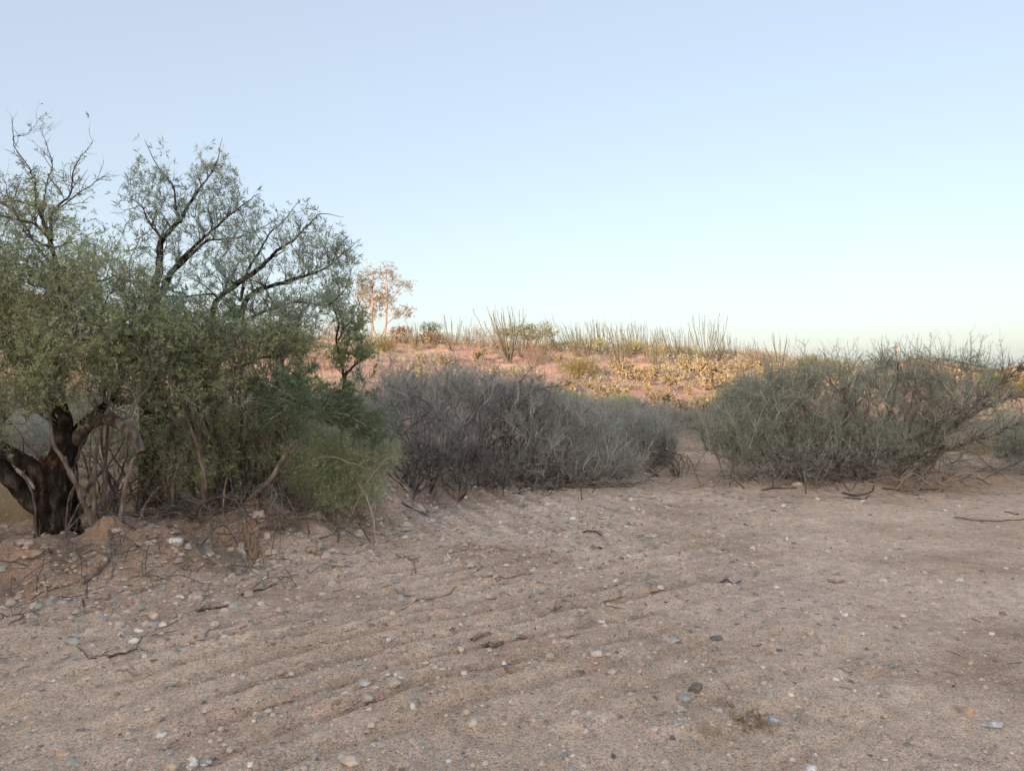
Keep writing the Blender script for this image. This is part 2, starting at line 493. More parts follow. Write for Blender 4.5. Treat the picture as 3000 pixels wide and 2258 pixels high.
def wiggle(P, amp):
    Nn, K, _ = P.shape
    L = np.linalg.norm(P[:, -1] - P[:, 0], axis=-1)
    w = np.cumsum(rng.normal(size=(Nn, K, 3)), 1)
    t = np.linspace(0, 1, K)[None, :, None]
    w = w - w[:, :1] * (1 - t) - w[:, -1:] * t
    return P + w * (amp * L / math.sqrt(K))[:, None, None]

def hermite(p0, t0, p1, t1, K):
    s = np.linspace(0, 1, K)[None, :, None]
    h0 = 2 * s**3 - 3 * s**2 + 1; h1 = s**3 - 2 * s**2 + s; h2 = -2 * s**3 + 3 * s**2; h3 = s**3 - s**2
    return h0 * p0[:, None] + h1 * t0[:, None] + h2 * p1[:, None] + h3 * t1[:, None]

def smooth_line(pts, radii, K, wig=0.0):
    """Catmull-Rom through hand-placed points -> (1,K,3),(1,K)"""
    pts = np.asarray(pts, float); radii = np.asarray(radii, float)
    n = len(pts)
    ext = np.vstack([2 * pts[0] - pts[1], pts, 2 * pts[-1] - pts[-2]])
    u = np.linspace(0, n - 1, K); i = np.minimum(u.astype(int), n - 2); t = (u - i)[:, None]
    p0, p1, p2, p3 = ext[i], ext[i + 1], ext[i + 2], ext[i + 3]
    P = 0.5 * (2 * p1 + (p2 - p0) * t + (2 * p0 - 5 * p1 + 4 * p2 - p3) * t**2 + (3 * p1 - p0 - 3 * p2 + p3) * t**3)
    R = np.interp(u, np.arange(n), radii)
    P = P[None]
    if wig: P = wiggle(P, wig)
    return P, R[None]

class Skel:
    def __init__(self): self.p, self.t, self.r = [], [], []
    def add(self, P, R):
        T = np.gradient(P, axis=1)
        self.p.append(P.reshape(-1, 3)); self.t.append(norm(T).reshape(-1, 3)); self.r.append(R.reshape(-1))
    def arrays(self): return np.concatenate(self.p), np.concatenate(self.t), np.concatenate(self.r)

def grow(sk, targets, K, rmax, wig=0.08, follow=0.8, up=0.2, drop=0.15, tip=0.3, floor=0.35):
    """branches from the nearest point of the skeleton to each target"""
    p, t, r = sk.arrays()
    kd = kdtree.KDTree(len(p))
    for i, q in enumerate(p): kd.insert(q, i)
    kd.balance()
    q = targets.copy(); q[:, 2] -= drop
    src = np.array([kd.find(x)[1] for x in q])
    p0, t0, r0 = p[src], t[src], r[src]
    d = targets - p0; L = np.linalg.norm(d, axis=1, keepdims=True)
    dirn = d / np.maximum(L, 1e-6)
    s0 = norm(dirn + follow * t0) * L
    s1 = norm(dirn + np.array([0, 0, up]) + rng.normal(size=d.shape) * 0.25) * L
    P = wiggle(hermite(p0, s0, targets, s1, K), wig)
    start = np.maximum(np.minimum(r0 * 0.75, rmax), rmax * floor)
    R = start[:, None] * (1 - (1 - tip) * np.linspace(0, 1, K))[None]
    sk.add(P, R)
    return P, R

def sprout(P, R, n, lo, hi, spread, up=0.1, K=3, rmax=0.003, tmin=0.15, wig=0.08, tip=0.35, zig=0.0):
    """n short shoots from random places along the polylines"""
    Nn, KK, _ = P.shape
    L = np.linalg.norm(np.diff(P, axis=1), axis=-1).sum(1)
    i = rng.choice(Nn, n, p=L / L.sum())
    u = (tmin + (1 - tmin) * rng.random(n)) * (KK - 1)
    k = np.minimum(u.astype(int), KK - 2); f = (u - k)[:, None]
    p0 = P[i, k] * (1 - f) + P[i, k + 1] * f
    t = norm(P[i, k + 1] - P[i, k])
    r0 = R[i, k] * (1 - f[:, 0]) + R[i, k + 1] * f[:, 0]
    side = rng.normal(size=(n, 3)); side -= (side * t).sum(1, keepdims=True) * t; side = norm(side)
    dirn = norm(t + side * spread * (0.6 + 0.8 * rng.random((n, 1))) + np.array([0, 0, up]))
    ln = lo + (hi - lo) * rng.random((n, 1)) ** 1.4
    p1 = p0 + dirn * ln
    C = hermite(p0, dirn * ln, p1, norm(dirn + np.array([0, 0, up]) + rng.normal(size=(n, 3)) * 0.3) * ln, K)
    if wig: C = wiggle(C, wig)
    RR = np.minimum(r0 * 0.8, rmax)[:, None] * (1 - (1 - tip) * np.linspace(0, 1, K))[None]
    return C, RR

def leaves(P, n, lmin, lmax, asp, spread=0.9, droop=0.0, tmin=0.1, clump=1, lift=0.0):
    """n diamond leaves standing along the polylines"""
    Nn, KK, _ = P.shape
    m = max(1, n // clump)
    i = rng.integers(0, Nn, m)
    u = (tmin + (1 - tmin) * rng.random(m)) * (KK - 1)
    i = np.repeat(i, clump); u = np.repeat(u, clump)
    k = np.minimum(u.astype(int), KK - 2); f = (u - k)[:, None]
    p0 = P[i, k] * (1 - f) + P[i, k + 1] * f
    t = norm(P[i, k + 1] - P[i, k])
    n = len(i)
    if lmax < 0.06: lmin, lmax = lmin * 1.25, lmax * 1.25
    a = norm(t * 0.7 + rng.normal(size=(n, 3)) * spread + np.array([0, 0, lift - droop]))
    ln = (lmin + (lmax - lmin) * rng.random((n, 1)))
    b = norm(np.cross(a, rng.normal(size=(n, 3)))) * ln * asp * 0.5
    p0 = p0 + rng.normal(size=(n, 3)) * 0.003
    if lmax < 0.06:                 # leaves of a pixel or two: three corners do
        V = np.stack([p0, p0 + a * ln * 0.6 + b * 1.2, p0 + a * ln - b * 0.5], 1).reshape(-1, 3)
        Q = np.arange(n * 3).reshape(n, 3)
    else:
        V = np.stack([p0, p0 + a * ln * 0.45 + b, p0 + a * ln, p0 + a * ln * 0.45 - b], 1).reshape(-1, 3)
        Q = np.arange(n * 4).reshape(n, 4)
    return V, Q, np.repeat(rng.random(m), clump)[:n] * 0.6 + rng.random(n) * 0.4

def in_blobs(blobs, n, shell=0.0, _again=0):
    """random points in ellipsoids given as (view x, view y, depth, rx, ry, depth radius, weight)"""
    w = np.array([b[6] for b in blobs], float); w /= w.sum()
    k = rng.choice(len(blobs), n, p=w)
    v = norm(rng.normal(size=(n, 3))) * (shell + (1 - shell) * rng.random((n, 1))) ** (1 / 3.0)
    out = np.empty((n, 3))
    for j, b in enumerate(blobs):
        sel = k == j
        c = on_ray(b[0], b[1], b[2]); sc = b[2] / F * S_
        out[sel] = c + v[sel] * np.array([b[3] * sc, b[5], b[4] * sc])
    if n > 150 and _again < 3:      # clumps and gaps: thin the points where a slow noise is low
        f = 2.6 * 10.0 / blobs[0][2]
        q = fbm(out[:, 0] * f + out[:, 1] * 1.3 * f + 7, out[:, 2] * f - out[:, 1] * 0.9 * f, 2, int(abs(blobs[0][0])) % 97)
        keep = q > rng.normal(-0.12, 0.16, n)
        out = out[keep]
        if len(out) < n: out = np.concatenate([out, in_blobs(blobs, n - len(out), shell, _again + 1)])
    g = terrain(out[:, 0], out[:, 1], False) + 0.04
    n = len(out)
    out[:, 2] = np.maximum(out[:, 2], g + 0.25 * np.abs(rng.random(n)) * (out[:, 2] < g))
    return out

def put(name, parts, mat, root, kind=None, origin=None, smooth=True):
    v, f, r = join(parts if isinstance(parts, list) else [parts])
    o = np.array(root.location) if origin is None else origin
    return link(name, mesh_data(name, v - o, f, mat, {'rnd': r}, smooth), root, kind)

def rough_tube(P, R, S=14, amp=0.12, ridges=7, fz=9.0, seed=0):
    """a limb with furrowed bark: ridges run along it, deeper where it is thick"""
    v, f, r = tubes(P, R, S, np.zeros(len(P)))
    Nn, K, _ = P.shape
    V = v.reshape(Nn, K, S, 3)
    c = P[:, :, None, :]
    th_ = np.arange(S) / S * 2 * math.pi
    ln = np.concatenate([[0], np.cumsum(np.linalg.norm(np.diff(P[0], axis=0), axis=1))])
    ang = np.broadcast_to(th_[None], (K, S)); zz = np.broadcast_to(ln[:, None], (K, S))
    g = vnoise(np.cos(ang) * ridges * 0.5 + 5, np.sin(ang) * ridges * 0.5 + zz * fz * 0.25, seed + 5)
    g2 = vnoise(np.cos(ang) * 1.1 + zz * 2.2, np.sin(ang) * 1.1 - zz * 1.7, seed + 8)
    g3 = vnoise(np.cos(ang) * ridges * 1.2 + 2, np.sin(ang) * ridges * 1.2 + zz * fz, seed + 11)
    k = 1 + amp * (g + 0.8 * g2 + 0.6 * g3)
    V = c + (V - c) * k[None, :, :, None]
    return V.reshape(-1, 3), f, r

# ------------------------------------------------------------------ the old mesquite at the left
DSC = 0.88
def pts_of(lst):
    return [on_ray(a, b, d * DSC) for a, b, d in lst]

def limb(root, sk, lst, radii, mat, name='limb', K=None, S=10, amp=0.10, wig=0.02, seed=0, origin=None):
    P, R = smooth_line(pts_of(lst), np.array(radii) * DSC, K or 6 * len(lst), wig)
    sk.add(P[:, ::2], R[:, ::2])
    if R.max() > 0.035:
        part = rough_tube(P, R, S, amp, seed=seed)
    else:
        part = tubes(P, R, 6)
    put(name, part, mat, root)
    return P, R

def gnd(p, dz=-0.08):
    q = np.array(p, float); q[2] = th(q[0], q[1]) + dz; return q

base1 = gnd(on_ray(133, 1172, 7.9 * DSC)); base1[2] = th(base1[0], base1[1])
old = empty('mesquite_tree', tuple(base1), 'old mesquite tree with thick black furrowed trunk and torn red stub at the left edge', 'tree')
sk1 = Skel()
TR = [(136, 1200, 7.9), (131, 1160, 7.9), (125, 1110, 7.9), (124, 1060, 7.9), (130, 1015, 7.92), (140, 960, 7.95)]
P, R = smooth_line(pts_of(TR), np.array([0.235, 0.20, 0.185, 0.18, 0.15, 0.11]) * DSC, 70, 0.004)
sk1.add(P[:, ::4], R[:, ::4])
put('trunk', rough_tube(P, R, 72, 0.17, 20, 9, 3), M['bark_black'], old)
B1 = [
    ([(90, 1095, 7.85), (52, 1062, 7.75), (0, 1000, 7.6), (-60, 930, 7.5)], [0.10, 0.085, 0.075, 0.055], 'bark_black'),
    ([(112, 1052, 7.8), (60, 1005, 7.7), (0, 967, 7.6), (-70, 925, 7.5)], [0.10, 0.075, 0.06, 0.045], 'bark_black'),
    ([(140, 975, 7.95), (134, 920, 8.0), (112, 856, 8.0), (78, 812, 7.95), (43, 774, 7.9), (-5, 725, 7.8), (-50, 690, 7.7)], [0.13, 0.105, 0.095, 0.085, 0.08, 0.07, 0.05], 'bark_black'),
    ([(138, 985, 7.95), (160, 952, 8.05), (180, 920, 8.15), (213, 892, 8.2), (240, 862, 8.3), (262, 800, 8.4), (250, 740, 8.5)], [0.12, 0.09, 0.08, 0.07, 0.06, 0.045, 0.03], 'bark_black'),
    ([(150, 965, 8.0), (185, 925, 7.9), (228, 908, 7.8), (262, 915, 7.7), (287, 942, 7.65), (306, 976, 7.65)], [0.06, 0.062, 0.06, 0.062, 0.066, 0.045], 'wood_dark'),
    ([(112, 856, 8.0), (130, 790, 8.1), (135, 700, 8.2), (127, 614, 8.2), (110, 514, 8.2), (90, 454, 8.2), (87, 394, 8.2), (70, 364, 8.2), (40, 318, 8.2), (25, 254, 8.2)], [0.06, 0.045, 0.04, 0.034, 0.028, 0.022, 0.014, 0.01, 0.007, 0.003], 'bark_black'),
    ([(112, 520, 8.2), (110, 461, 8.15), (147, 421, 8.1), (157, 368, 8.1), (178, 330, 8.1), (200, 308, 8.1)], [0.026, 0.02, 0.013, 0.009, 0.006, 0.003], 'bark_black'),
    ([(92, 460, 8.2), (98, 408, 8.2), (111, 355, 8.2), (100, 310, 8.2), (86, 275, 8.2)], [0.014, 0.011, 0.008, 0.005, 0.002], 'bark_black'),
    ([(40, 318, 8.2), (28, 297, 8.2), (55, 291, 8.2), (75, 272, 8.2), (89, 250, 8.2)], [0.005, 0.005, 0.004, 0.003, 0.002], 'bark_black'),
    ([(112, 461, 8.15), (160, 425, 8.0), (196, 399, 8.0), (215, 384, 8.0), (238, 376, 8.0)], [0.012, 0.009, 0.007, 0.005, 0.003], 'bark_black'),
    ([(127, 614, 8.2), (95, 560, 8.3), (60, 500, 8.4), (25, 440, 8.4), (5, 385, 8.4)], [0.02, 0.016, 0.012, 0.008, 0.003], 'bark_black'),
]
fill1 = []
for i, (l, r, m) in enumerate(B1):
    r = [x if x > 0.07 else x * (0.62 + 0.38 * x / 0.07) for x in r]
    fill1.append(limb(old, sk1, l, r, M[m], 'limb' if r[0] > 0.03 else 'branch', seed=i * 7, S=18 if r[0] > 0.08 else 10, amp=0.16 if m == 'bark_black' else 0.1))
# torn stub with splinters
stub = []
for k in range(40):
    a = rng.random() * 6.28
    c = on_ray(100 + rng.normal() * 9, 1012 + rng.normal() * 8, 7.78 * DSC)
    tip_ = c + np.array([rng.normal() * 0.05, -0.03 + rng.normal() * 0.04, 0.03 + 0.09 * rng.random()])
    Pk, Rk = smooth_line([c, (c + tip_) / 2 + rng.normal(size=3) * 0.008, tip_], [0.016, 0.012, 0.004], 5)
    stub.append(tubes(Pk, Rk, 4))
put('torn_stub', stub, M['bark_red'], old)
# pale stripped branch hanging in front
for l, r in [([(172, 735, 7.3), (138, 778, 7.3), (118, 800, 7.3)], [0.004, 0.006, 0.008]), ([(134, 745, 7.3), (128, 790, 7.3), (110, 806, 7.3), (103, 845, 7.3), (74, 868, 7.3)][:4], [0.004, 0.006, 0.009, 0.012]), ([(108, 800, 7.3), (104, 830, 7.3), (103, 855, 7.3), (74, 800, 7.3)][:3], [0.011, 0.012, 0.010])]:
    limb(old, sk1, l, r, M['wood_pale'], 'dead_branch')
limb(old, sk1, [(78, 760, 7.3), (76, 800, 7.3), (72, 866, 7.3)], [0.010, 0.014, 0.006], M['wood_pale'], 'dead_branch')

def foliage(root, sk, blobs, counts, radii, Ks, twig, leaf, matT, matL, wig=0.09, up=0.2, drop=0.15, bough_mat=None, S=4, shell=0.0, spines=None):
    """boughs, twigs and leaves that fill the blobs"""
    geo, last = [], None
    allP = []
    for c, r, K in zip(counts, radii, Ks):
        P, R = grow(sk, in_blobs(blobs, c, shell), K, r, wig=wig, up=up, drop=drop)
        geo.append(tubes(P, R, S if r > 0.006 else 3)); allP.append((P, R))
    P, R = allP[-1]
    nT = int(twig['n'] * 0.4); n2 = int(nT * 0.3)
    tw = [sprout(*allP[-2], n2, twig['lo'], twig['hi'], twig['spread'], twig.get('up', 0.1), 3, twig['r'], wig=0.12),
          sprout(P, R, nT - n2, twig['lo'], twig['hi'], twig['spread'], twig.get('up', 0.1), 3, twig['r'], wig=0.12)]
    T = np.concatenate([a for a, b in tw]); TR_ = np.concatenate([b for a, b in tw])
    put('boughs', geo, bough_mat or M['twig_mid'], root, 'stuff')
    tg = [tubes(T, TR_, 3)]
    Cx, Cr = sprout(P, R, int(twig['n'] * 0.7), twig['lo'], twig['hi'], twig['spread'], twig.get('up', 0.1), 3, twig['r'] * 1.1, wig=0)
    tg.append(cones(Cx, Cr))
    # fine forked ends
    T = np.concatenate([T, Cx]); TR_ = np.concatenate([TR_, Cr])
    Fx, Fr = sprout(T, TR_, int(twig['n'] * twig.get('fine', 1.6)), twig['lo'] * 0.7, twig['hi'] * 0.7, 1.1, 0.1, 2, twig['r'] * 0.85, tmin=0.1, wig=0)
    tg.append(cones(Fx, Fr))
    if spines:
        Sx, Sr = sprout(T, TR_, spines['n'], spines['lo'], spines['hi'], spines.get('spread', 2.2), 0.0, 2, spines['r'], tmin=0, wig=0, tip=0.3)
        tg.append(cones(Sx, Sr))
    put('twigs', tg, matT, root, 'stuff')
    T = np.concatenate([T[:, [0, 2]], Fx])
    T = np.stack([T[:, 0], (T[:, 0] + T[:, 1]) / 2, T[:, 1]], 1)
    if leaf:
        lv = leaves(T, leaf['n'], leaf['lo'], leaf['hi'], leaf['asp'], leaf.get('spread', 0.9), leaf.get('droop', 0.0), clump=leaf.get('clump', 1), lift=leaf.get('lift', 0))
        put('leaves', lv, matL, root, 'stuff', smooth=False)
    return T, TR_

blob_old = [
    (60, 640, 7.9, 110, 110, 0.9, 1.4), (170, 660, 8.0, 130, 110, 0.9, 1.6), (90, 520, 8.1, 120, 80, 0.8, 0.8), (-40, 560, 7.8, 70, 150, 0.9, 0.7),
    (40, 760, 7.6, 90, 60, 0.7, 0.5), (230, 740, 7.8, 130, 80, 0.9, 1.4), (250, 620, 8.0, 110, 80, 0.8, 0.9), (150, 820, 7.6, 90, 45, 0.7, 0.7),
    (230, 860, 7.9, 60, 40, 0.5, 0.2), (10, 850, 7.4, 60, 50, 0.5, 0.45), (-20, 930, 7.2, 50, 40, 0.4, 0.2), (70, 850, 7.1, 50, 40, 0.3, 0.2), (20, 440, 8.2, 60, 60, 0.5, 0.14), (110, 430, 8.1, 80, 60, 0.4, 0.08), (30, 870, 7.5, 50, 40, 0.6, 0.3),
]
blob_old = [(a, b, c * DSC, *r) for a, b, c, *r in blob_old]
foliage(old, sk1, blob_old, [80, 380, 1500], [0.02, 0.009, 0.005], [7, 5, 4],
        dict(n=8000, lo=0.06, hi=0.22, spread=1.0, r=0.0034, up=0.1), dict(n=66000, lo=0.014, hi=0.040, asp=0.32, clump=4),
        M['twig_dark'], M['leaf_green'], bough_mat=M['twig_dark'])
# leafy tips of the high bare branches
high = np.concatenate([p for p, r in fill1[5:]][:1]), None
Ph = [p[:, -26:] for p, r in fill1[5:] if p.shape[1] >= 26]; Rh = [r[:, -26:] for p, r in fill1[5:] if p.shape[1] >= 26]
A, B = sprout(np.concatenate(Ph), np.concatenate(Rh), 90, 0.06, 0.26, 0.8, 0.15, 5, 0.0045, wig=0.10)
A2, B2 = sprout(A, B, 260, 0.03, 0.13, 0.9, 0.1, 3, 0.003)
put('high_twigs', [tubes(A, B, 4), tubes(A2, B2, 3)], M['twig_dark'], old, 'stuff')
put('high_leaves', leaves(A2, 240, 0.03, 0.06, 0.2, clump=3), M['leaf_mesquite'], old, 'stuff', smooth=False)

# ------------------------------------------------------------------ second mesquite, behind it
DSC = 1.0
base2 = gnd(on_ray(330, 1090, 9.0)); base2[2] = th(base2[0], base2[1])
mq = empty('mesquite_tree', tuple(base2), 'spreading mesquite behind the old trunk, its feathery limbs reaching right over the grey brush', 'tree')
sk2 = Skel()
B2_ = [
    ([(330, 1110, 9.0), (326, 1040, 9.0), (320, 985, 8.95), (322, 935, 8.9)], [0.15, 0.12, 0.11, 0.10], 'trunk'),
    ([(322, 940, 8.9), (347, 910, 8.9), (393, 870, 8.85), (443, 820, 8.8), (490, 760, 8.7), (520, 700, 8.6)], [0.10, 0.085, 0.075, 0.065, 0.055, 0.045], 'limb'),
    ([(322, 940, 8.9), (318, 860, 8.8), (325, 780, 8.7), (332, 700, 8.6), (330, 651, 8.6)], [0.10, 0.08, 0.075, 0.07, 0.065], 'limb'),
    ([(330, 655, 8.6), (345, 600, 8.6), (350, 571, 8.6), (356, 521, 8.6), (390, 481, 8.6), (417, 434, 8.6), (445, 390, 8.6), (467, 348, 8.6), (480, 298, 8.6)], [0.06, 0.05, 0.042, 0.038, 0.032, 0.022, 0.014, 0.009, 0.003], 'limb'),
    ([(390, 481, 8.6), (378, 445, 8.6), (377, 408, 8.6), (362, 385, 8.6), (345, 360, 8.6), (325, 325, 8.6), (313, 300, 8.6)], [0.022, 0.018, 0.016, 0.012, 0.009, 0.006, 0.003], 'branch'),
    ([(354, 521, 8.6), (336, 495, 8.6), (320, 474, 8.6), (310, 448, 8.5), (285, 430, 8.5), (253, 418, 8.5)], [0.022, 0.017, 0.013, 0.010, 0.007, 0.003], 'branch'),
    ([(332, 650, 8.6), (362, 612, 8.5), (373, 585, 8.5), (400, 551, 8.5), (433, 520, 8.4), (467, 494, 8.4), (533, 438, 8.3), (562, 418, 8.3)], [0.055, 0.045, 0.038, 0.03, 0.024, 0.018, 0.010, 0.004], 'limb'),
    ([(350, 610, 8.6), (400, 565, 8.7), (440, 525, 8.8), (500, 515, 8.8), (550, 500, 8.8), (600, 470, 8.8)], [0.03, 0.025, 0.022, 0.016, 0.01, 0.004], 'branch'),
    ([(440, 815, 8.8), (455, 720, 8.7), (467, 650, 8.6), (520, 606, 8.5), (567, 574, 8.4), (600, 540, 8.3), (633, 511, 8.3), (665, 480, 8.3), (693, 454, 8.3), (742, 468, 8.3)], [0.055, 0.045, 0.04, 0.036, 0.03, 0.024, 0.018, 0.013, 0.008, 0.003], 'limb'),
    ([(515, 705, 8.6), (535, 645, 8.5), (583, 620, 8.4), (630, 607, 8.3), (675, 598, 8.2), (715, 575, 8.2), (745, 545, 8.2), (772, 522, 8.2)], [0.045, 0.036, 0.03, 0.024, 0.019, 0.013, 0.008, 0.003], 'limb'),
    ([(520, 650, 8.5), (530, 590, 8.5), (560, 545, 8.5), (590, 500, 8.5), (620, 465, 8.5), (650, 430, 8.5)], [0.026, 0.022, 0.018, 0.013, 0.009, 0.003], 'branch'),
    ([(515, 700, 8.6), (580, 668, 8.4), (650, 645, 8.3), (705, 655, 8.2), (745, 628, 8.2), (760, 590, 8.2)], [0.03, 0.024, 0.018, 0.013, 0.009, 0.003], 'branch'),
    ([(443, 820, 8.8), (520, 790, 8.5), (560, 770, 8.3), (610, 762, 8.1), (650, 740, 8.0), (690, 732, 8.0)], [0.035, 0.028, 0.022, 0.016, 0.01, 0.003], 'branch'),
    ([(300, 600, 8.5), (290, 612, 8.4), (270, 606, 8.4)], [0.012, 0.010, 0.004], 'branch'),
    ([(330, 630, 8.55), (300, 606, 8.4), (268, 604, 8.3), (240, 590, 8.3)], [0.03, 0.022, 0.015, 0.006], 'branch'),
    ([(393, 870, 8.85), (440, 840, 8.4), (510, 835, 8.0), (560, 845, 7.8), (610, 862, 7.6), (680, 880, 7.5)], [0.03, 0.024, 0.019, 0.015, 0.012, 0.006], 'branch'),
]
fill2 = []
for i, (l, r, nme) in enumerate(B2_):
    r = [x if x > 0.08 else x * (0.58 + 0.42 * x / 0.08) for x in r]
    fill2.append(limb(mq, sk2, l, r, M['bark_black'], nme, seed=100 + i * 5, S=16 if r[0] > 0.05 else 9, amp=0.15))
blob_mq = [
    (380, 640, 8.4, 130, 60, 0.8, 0.8), (430, 540, 8.5, 130, 80, 0.7, 0.7), (560, 560, 8.4, 120, 70, 0.7, 0.75), (670, 520, 8.3, 80, 60, 0.5, 0.45),
    (690, 600, 8.3, 70, 55, 0.5, 0.45), (390, 420, 8.6, 90, 70, 0.5, 0.42), (330, 400, 8.6, 60, 60, 0.4, 0.15), (470, 430, 8.5, 60, 60, 0.5, 0.30), (300, 500, 8.5, 70, 60, 0.5, 0.2),
    (560, 470, 8.5, 60, 50, 0.4, 0.2), (600, 660, 8.2, 110, 35, 0.5, 0.45), (460, 690, 8.2, 120, 60, 0.7, 0.9), (560, 740, 8.0, 90, 45, 0.6, 0.6), (460, 350, 8.6, 40, 35, 0.3, 0.08), (700, 660, 8.1, 60, 40, 0.4, 0.35), (740, 560, 8.2, 40, 40, 0.4, 0.25), (640, 700, 8.1, 60, 40, 0.4, 0.35),
]
foliage(mq, sk2, blob_mq, [70, 300, 1000], [0.014, 0.008, 0.0048], [7, 5, 4],
        dict(n=3600, lo=0.06, hi=0.24, spread=0.9, r=0.0036, up=0.25), dict(n=20000, lo=0.038, hi=0.088, asp=0.14, clump=6, spread=0.65, lift=0.1),
        M['twig_dark'], M['leaf_mesquite'], up=0.45, bough_mat=M['twig_dark'])
blob_low = [(600, 830, 7.6, 80, 40, 0.35, 1.0), (680, 870, 7.5, 90, 45, 0.35, 1.2), (760, 850, 7.8, 70, 40, 0.4, 0.6), (480, 650, 7.6, 60, 60, 0.3, 0.4), (560, 800, 7.6, 40, 40, 0.3, 0.3), (780, 900, 7.6, 60, 35, 0.35, 0.6), (640, 800, 7.9, 60, 30, 0.3, 0.6), (560, 880, 7.5, 60, 40, 0.3, 0.5), (820, 930, 7.9, 40, 40, 0.3, 0.4)]
P, R = grow(sk2, in_blobs(blob_low, 200), 5, 0.006, wig=0.08)
A, B = sprout(P, R, 800, 0.06, 0.24, 0.7, 0.2, 4, 0.003)
put('low_spray', [tubes(P, R, 3), tubes(A, B, 3)], M['twig_green'], mq, 'stuff')
put('low_spray_leaves', leaves(A, 13000, 0.035, 0.075, 0.17, clump=8, spread=0.6), leaf_mat('long_pale_leaf', (0.13, 0.18, 0.10), (0.26, 0.32, 0.19)), mq, 'stuff', smooth=False)

# ------------------------------------------------------------------ generic bush
def bush(name, label, cat, bases, blobs, n_stem, stem_r, counts, radii, twig, leaf, mS, mT, mL, group=None, spines=None, wig=0.09, up=0.2, Ks=None, follow=0.8, pale=0, drop=0.15):
    c = np.mean([b for b in bases], axis=0); c[2] = th(c[0], c[1])
    root = empty(name, tuple(c), label, cat, group)
    sk = Skel()
    tg = in_blobs(blobs, n_stem)
    bi = rng.integers(0, len(bases), n_stem)
    # each stem leaves from the base nearest its target half of the time
    for k in range(n_stem):
        if rng.random() < 0.7: bi[k] = int(np.argmin([abs(b[0] - tg[k, 0]) for b in bases]))
    for k in range(n_stem):
        b = np.array(bases[bi[k]], float) + np.array([rng.normal() * 0.10, rng.normal() * 0.10, 0])
        b[2] = th(b[0], b[1]) - 0.03
        L = np.linalg.norm(tg[k] - b)
        t0 = norm(np.array([(tg[k] - b)[0] * 0.7 + rng.normal() * 0.45 * L, rng.normal() * 0.3 * L, 0.75 * L])) * L
        P = wiggle(hermite(b[None], t0[None], tg[k][None], ((tg[k] - b) * 0.9)[None], 12), 0.05)
        r0 = stem_r * (0.55 + 0.6 * rng.random())
        R = np.linspace(r0, r0 * 0.35, 12)[None]
        sk.add(P[:, 2:], R[:, 2:])
        if r0 > 0.018: part = rough_tube(P, R, 8, 0.10, seed=k)
        else: part = tubes(P, R, 5)
        put('stem', part, mS, root)
    T, TR_ = foliage(root, sk, blobs, counts, radii, Ks or [6, 5, 4], twig, leaf, mT, mL, wig=wig, up=up, spines=spines, drop=drop)
    if pale:
        n0 = max(60, pale // 6)
        P, R = grow(sk, in_blobs(blobs, n0, 0.5), 7, 0.011, wig=0.14, up=0.3, floor=0.7, tip=0.5)
        A, B = sprout(P, R, pale, 0.18, 0.55, 0.9, 0.15, 4, 0.0072, wig=0.12, tip=0.55)
        C, D = sprout(A, B, pale * 3, 0.05, 0.16, 1.3, 0.0, 2, 0.0066, wig=0, tmin=0.1)
        put('outer_twigs', [tubes(P, R, 4), tubes(A, B, 3), cones(C, D)], M['twig_sage'] if mT is M['twig_green'] else M['twig_pale'], root, 'stuff')
    return root, sk, T, TR_

def spiky_shoots(root, sk, tips, mat, r=0.006, spl=(0.03, 0.08), per=26):
    """long thorny leaders that stand clear of the crown"""
    P, R = grow(sk, np.array(tips), 9, r, wig=0.06, up=0.5, drop=0.5, floor=1.0)
    A, B = sprout(P, R, len(tips) * per, spl[0], spl[1], 1.6, 0.0, 2, 0.005, tmin=0.3, wig=0, tip=0.4)
    C, D = sprout(P, R, len(tips) * 5, 0.10, 0.28, 0.9, 0.1, 4, 0.006, tmin=0.3)
    E, G_ = sprout(C, D, len(tips) * 30, spl[0] * 0.8, spl[1] * 0.8, 1.8, 0.0, 2, 0.0045, tmin=0.1, wig=0, tip=0.4)
    put('thorny_shoots', [tubes(P, R, 4), cones(A, B), tubes(C, D, 3), cones(E, G_)], mat, root, 'stuff')

def bases_at(lst):
    return [ground_hit(a, b, 4) for a, b in lst]

# green small-leaved shrub growing up through the mesquite
g1 = [on_ray(a, b, d) for a, b, d in [(250, 1150, 8.0), (300, 1150, 8.1), (380, 1150, 8.2), (500, 1140, 8.3), (560, 1130, 8.4)]]
gs, skg, _, _ = bush('thorn_shrub', 'tall green small-leaved shrub tangled under the mesquite limbs, many grey stems at its foot', 'shrub', g1,
     [(330, 760, 7.6, 140, 80, 0.7, 1.5), (450, 740, 7.7, 120, 80, 0.7, 1.3), (380, 840, 7.5, 150, 50, 0.7, 0.9), (540, 760, 7.9, 100, 80, 0.7, 0.9), (330, 930, 7.7, 90, 50, 0.5, 0.35), (440, 1000, 7.8, 90, 50, 0.5, 0.3), (560, 880, 8.1, 110, 70, 0.6, 0.8), (620, 850, 7.9, 100, 60, 0.5, 0.6), (600, 960, 8.2, 100, 80, 0.5, 0.6), (400, 720, 7.8, 110, 40, 0.6, 0.5), (620, 740, 8.0, 70, 40, 0.5, 0.5), (480, 950, 8.5, 100, 80, 0.5, 0.25)],
     26, 0.024, [90, 400, 1300], [0.011, 0.006, 0.0045], dict(n=9000, lo=0.06, hi=0.24, spread=1.0, r=0.0036), dict(n=70000, lo=0.014, hi=0.040, asp=0.32, clump=4),
     M['bark_grey'], M['twig_dark'], M['leaf_green'])
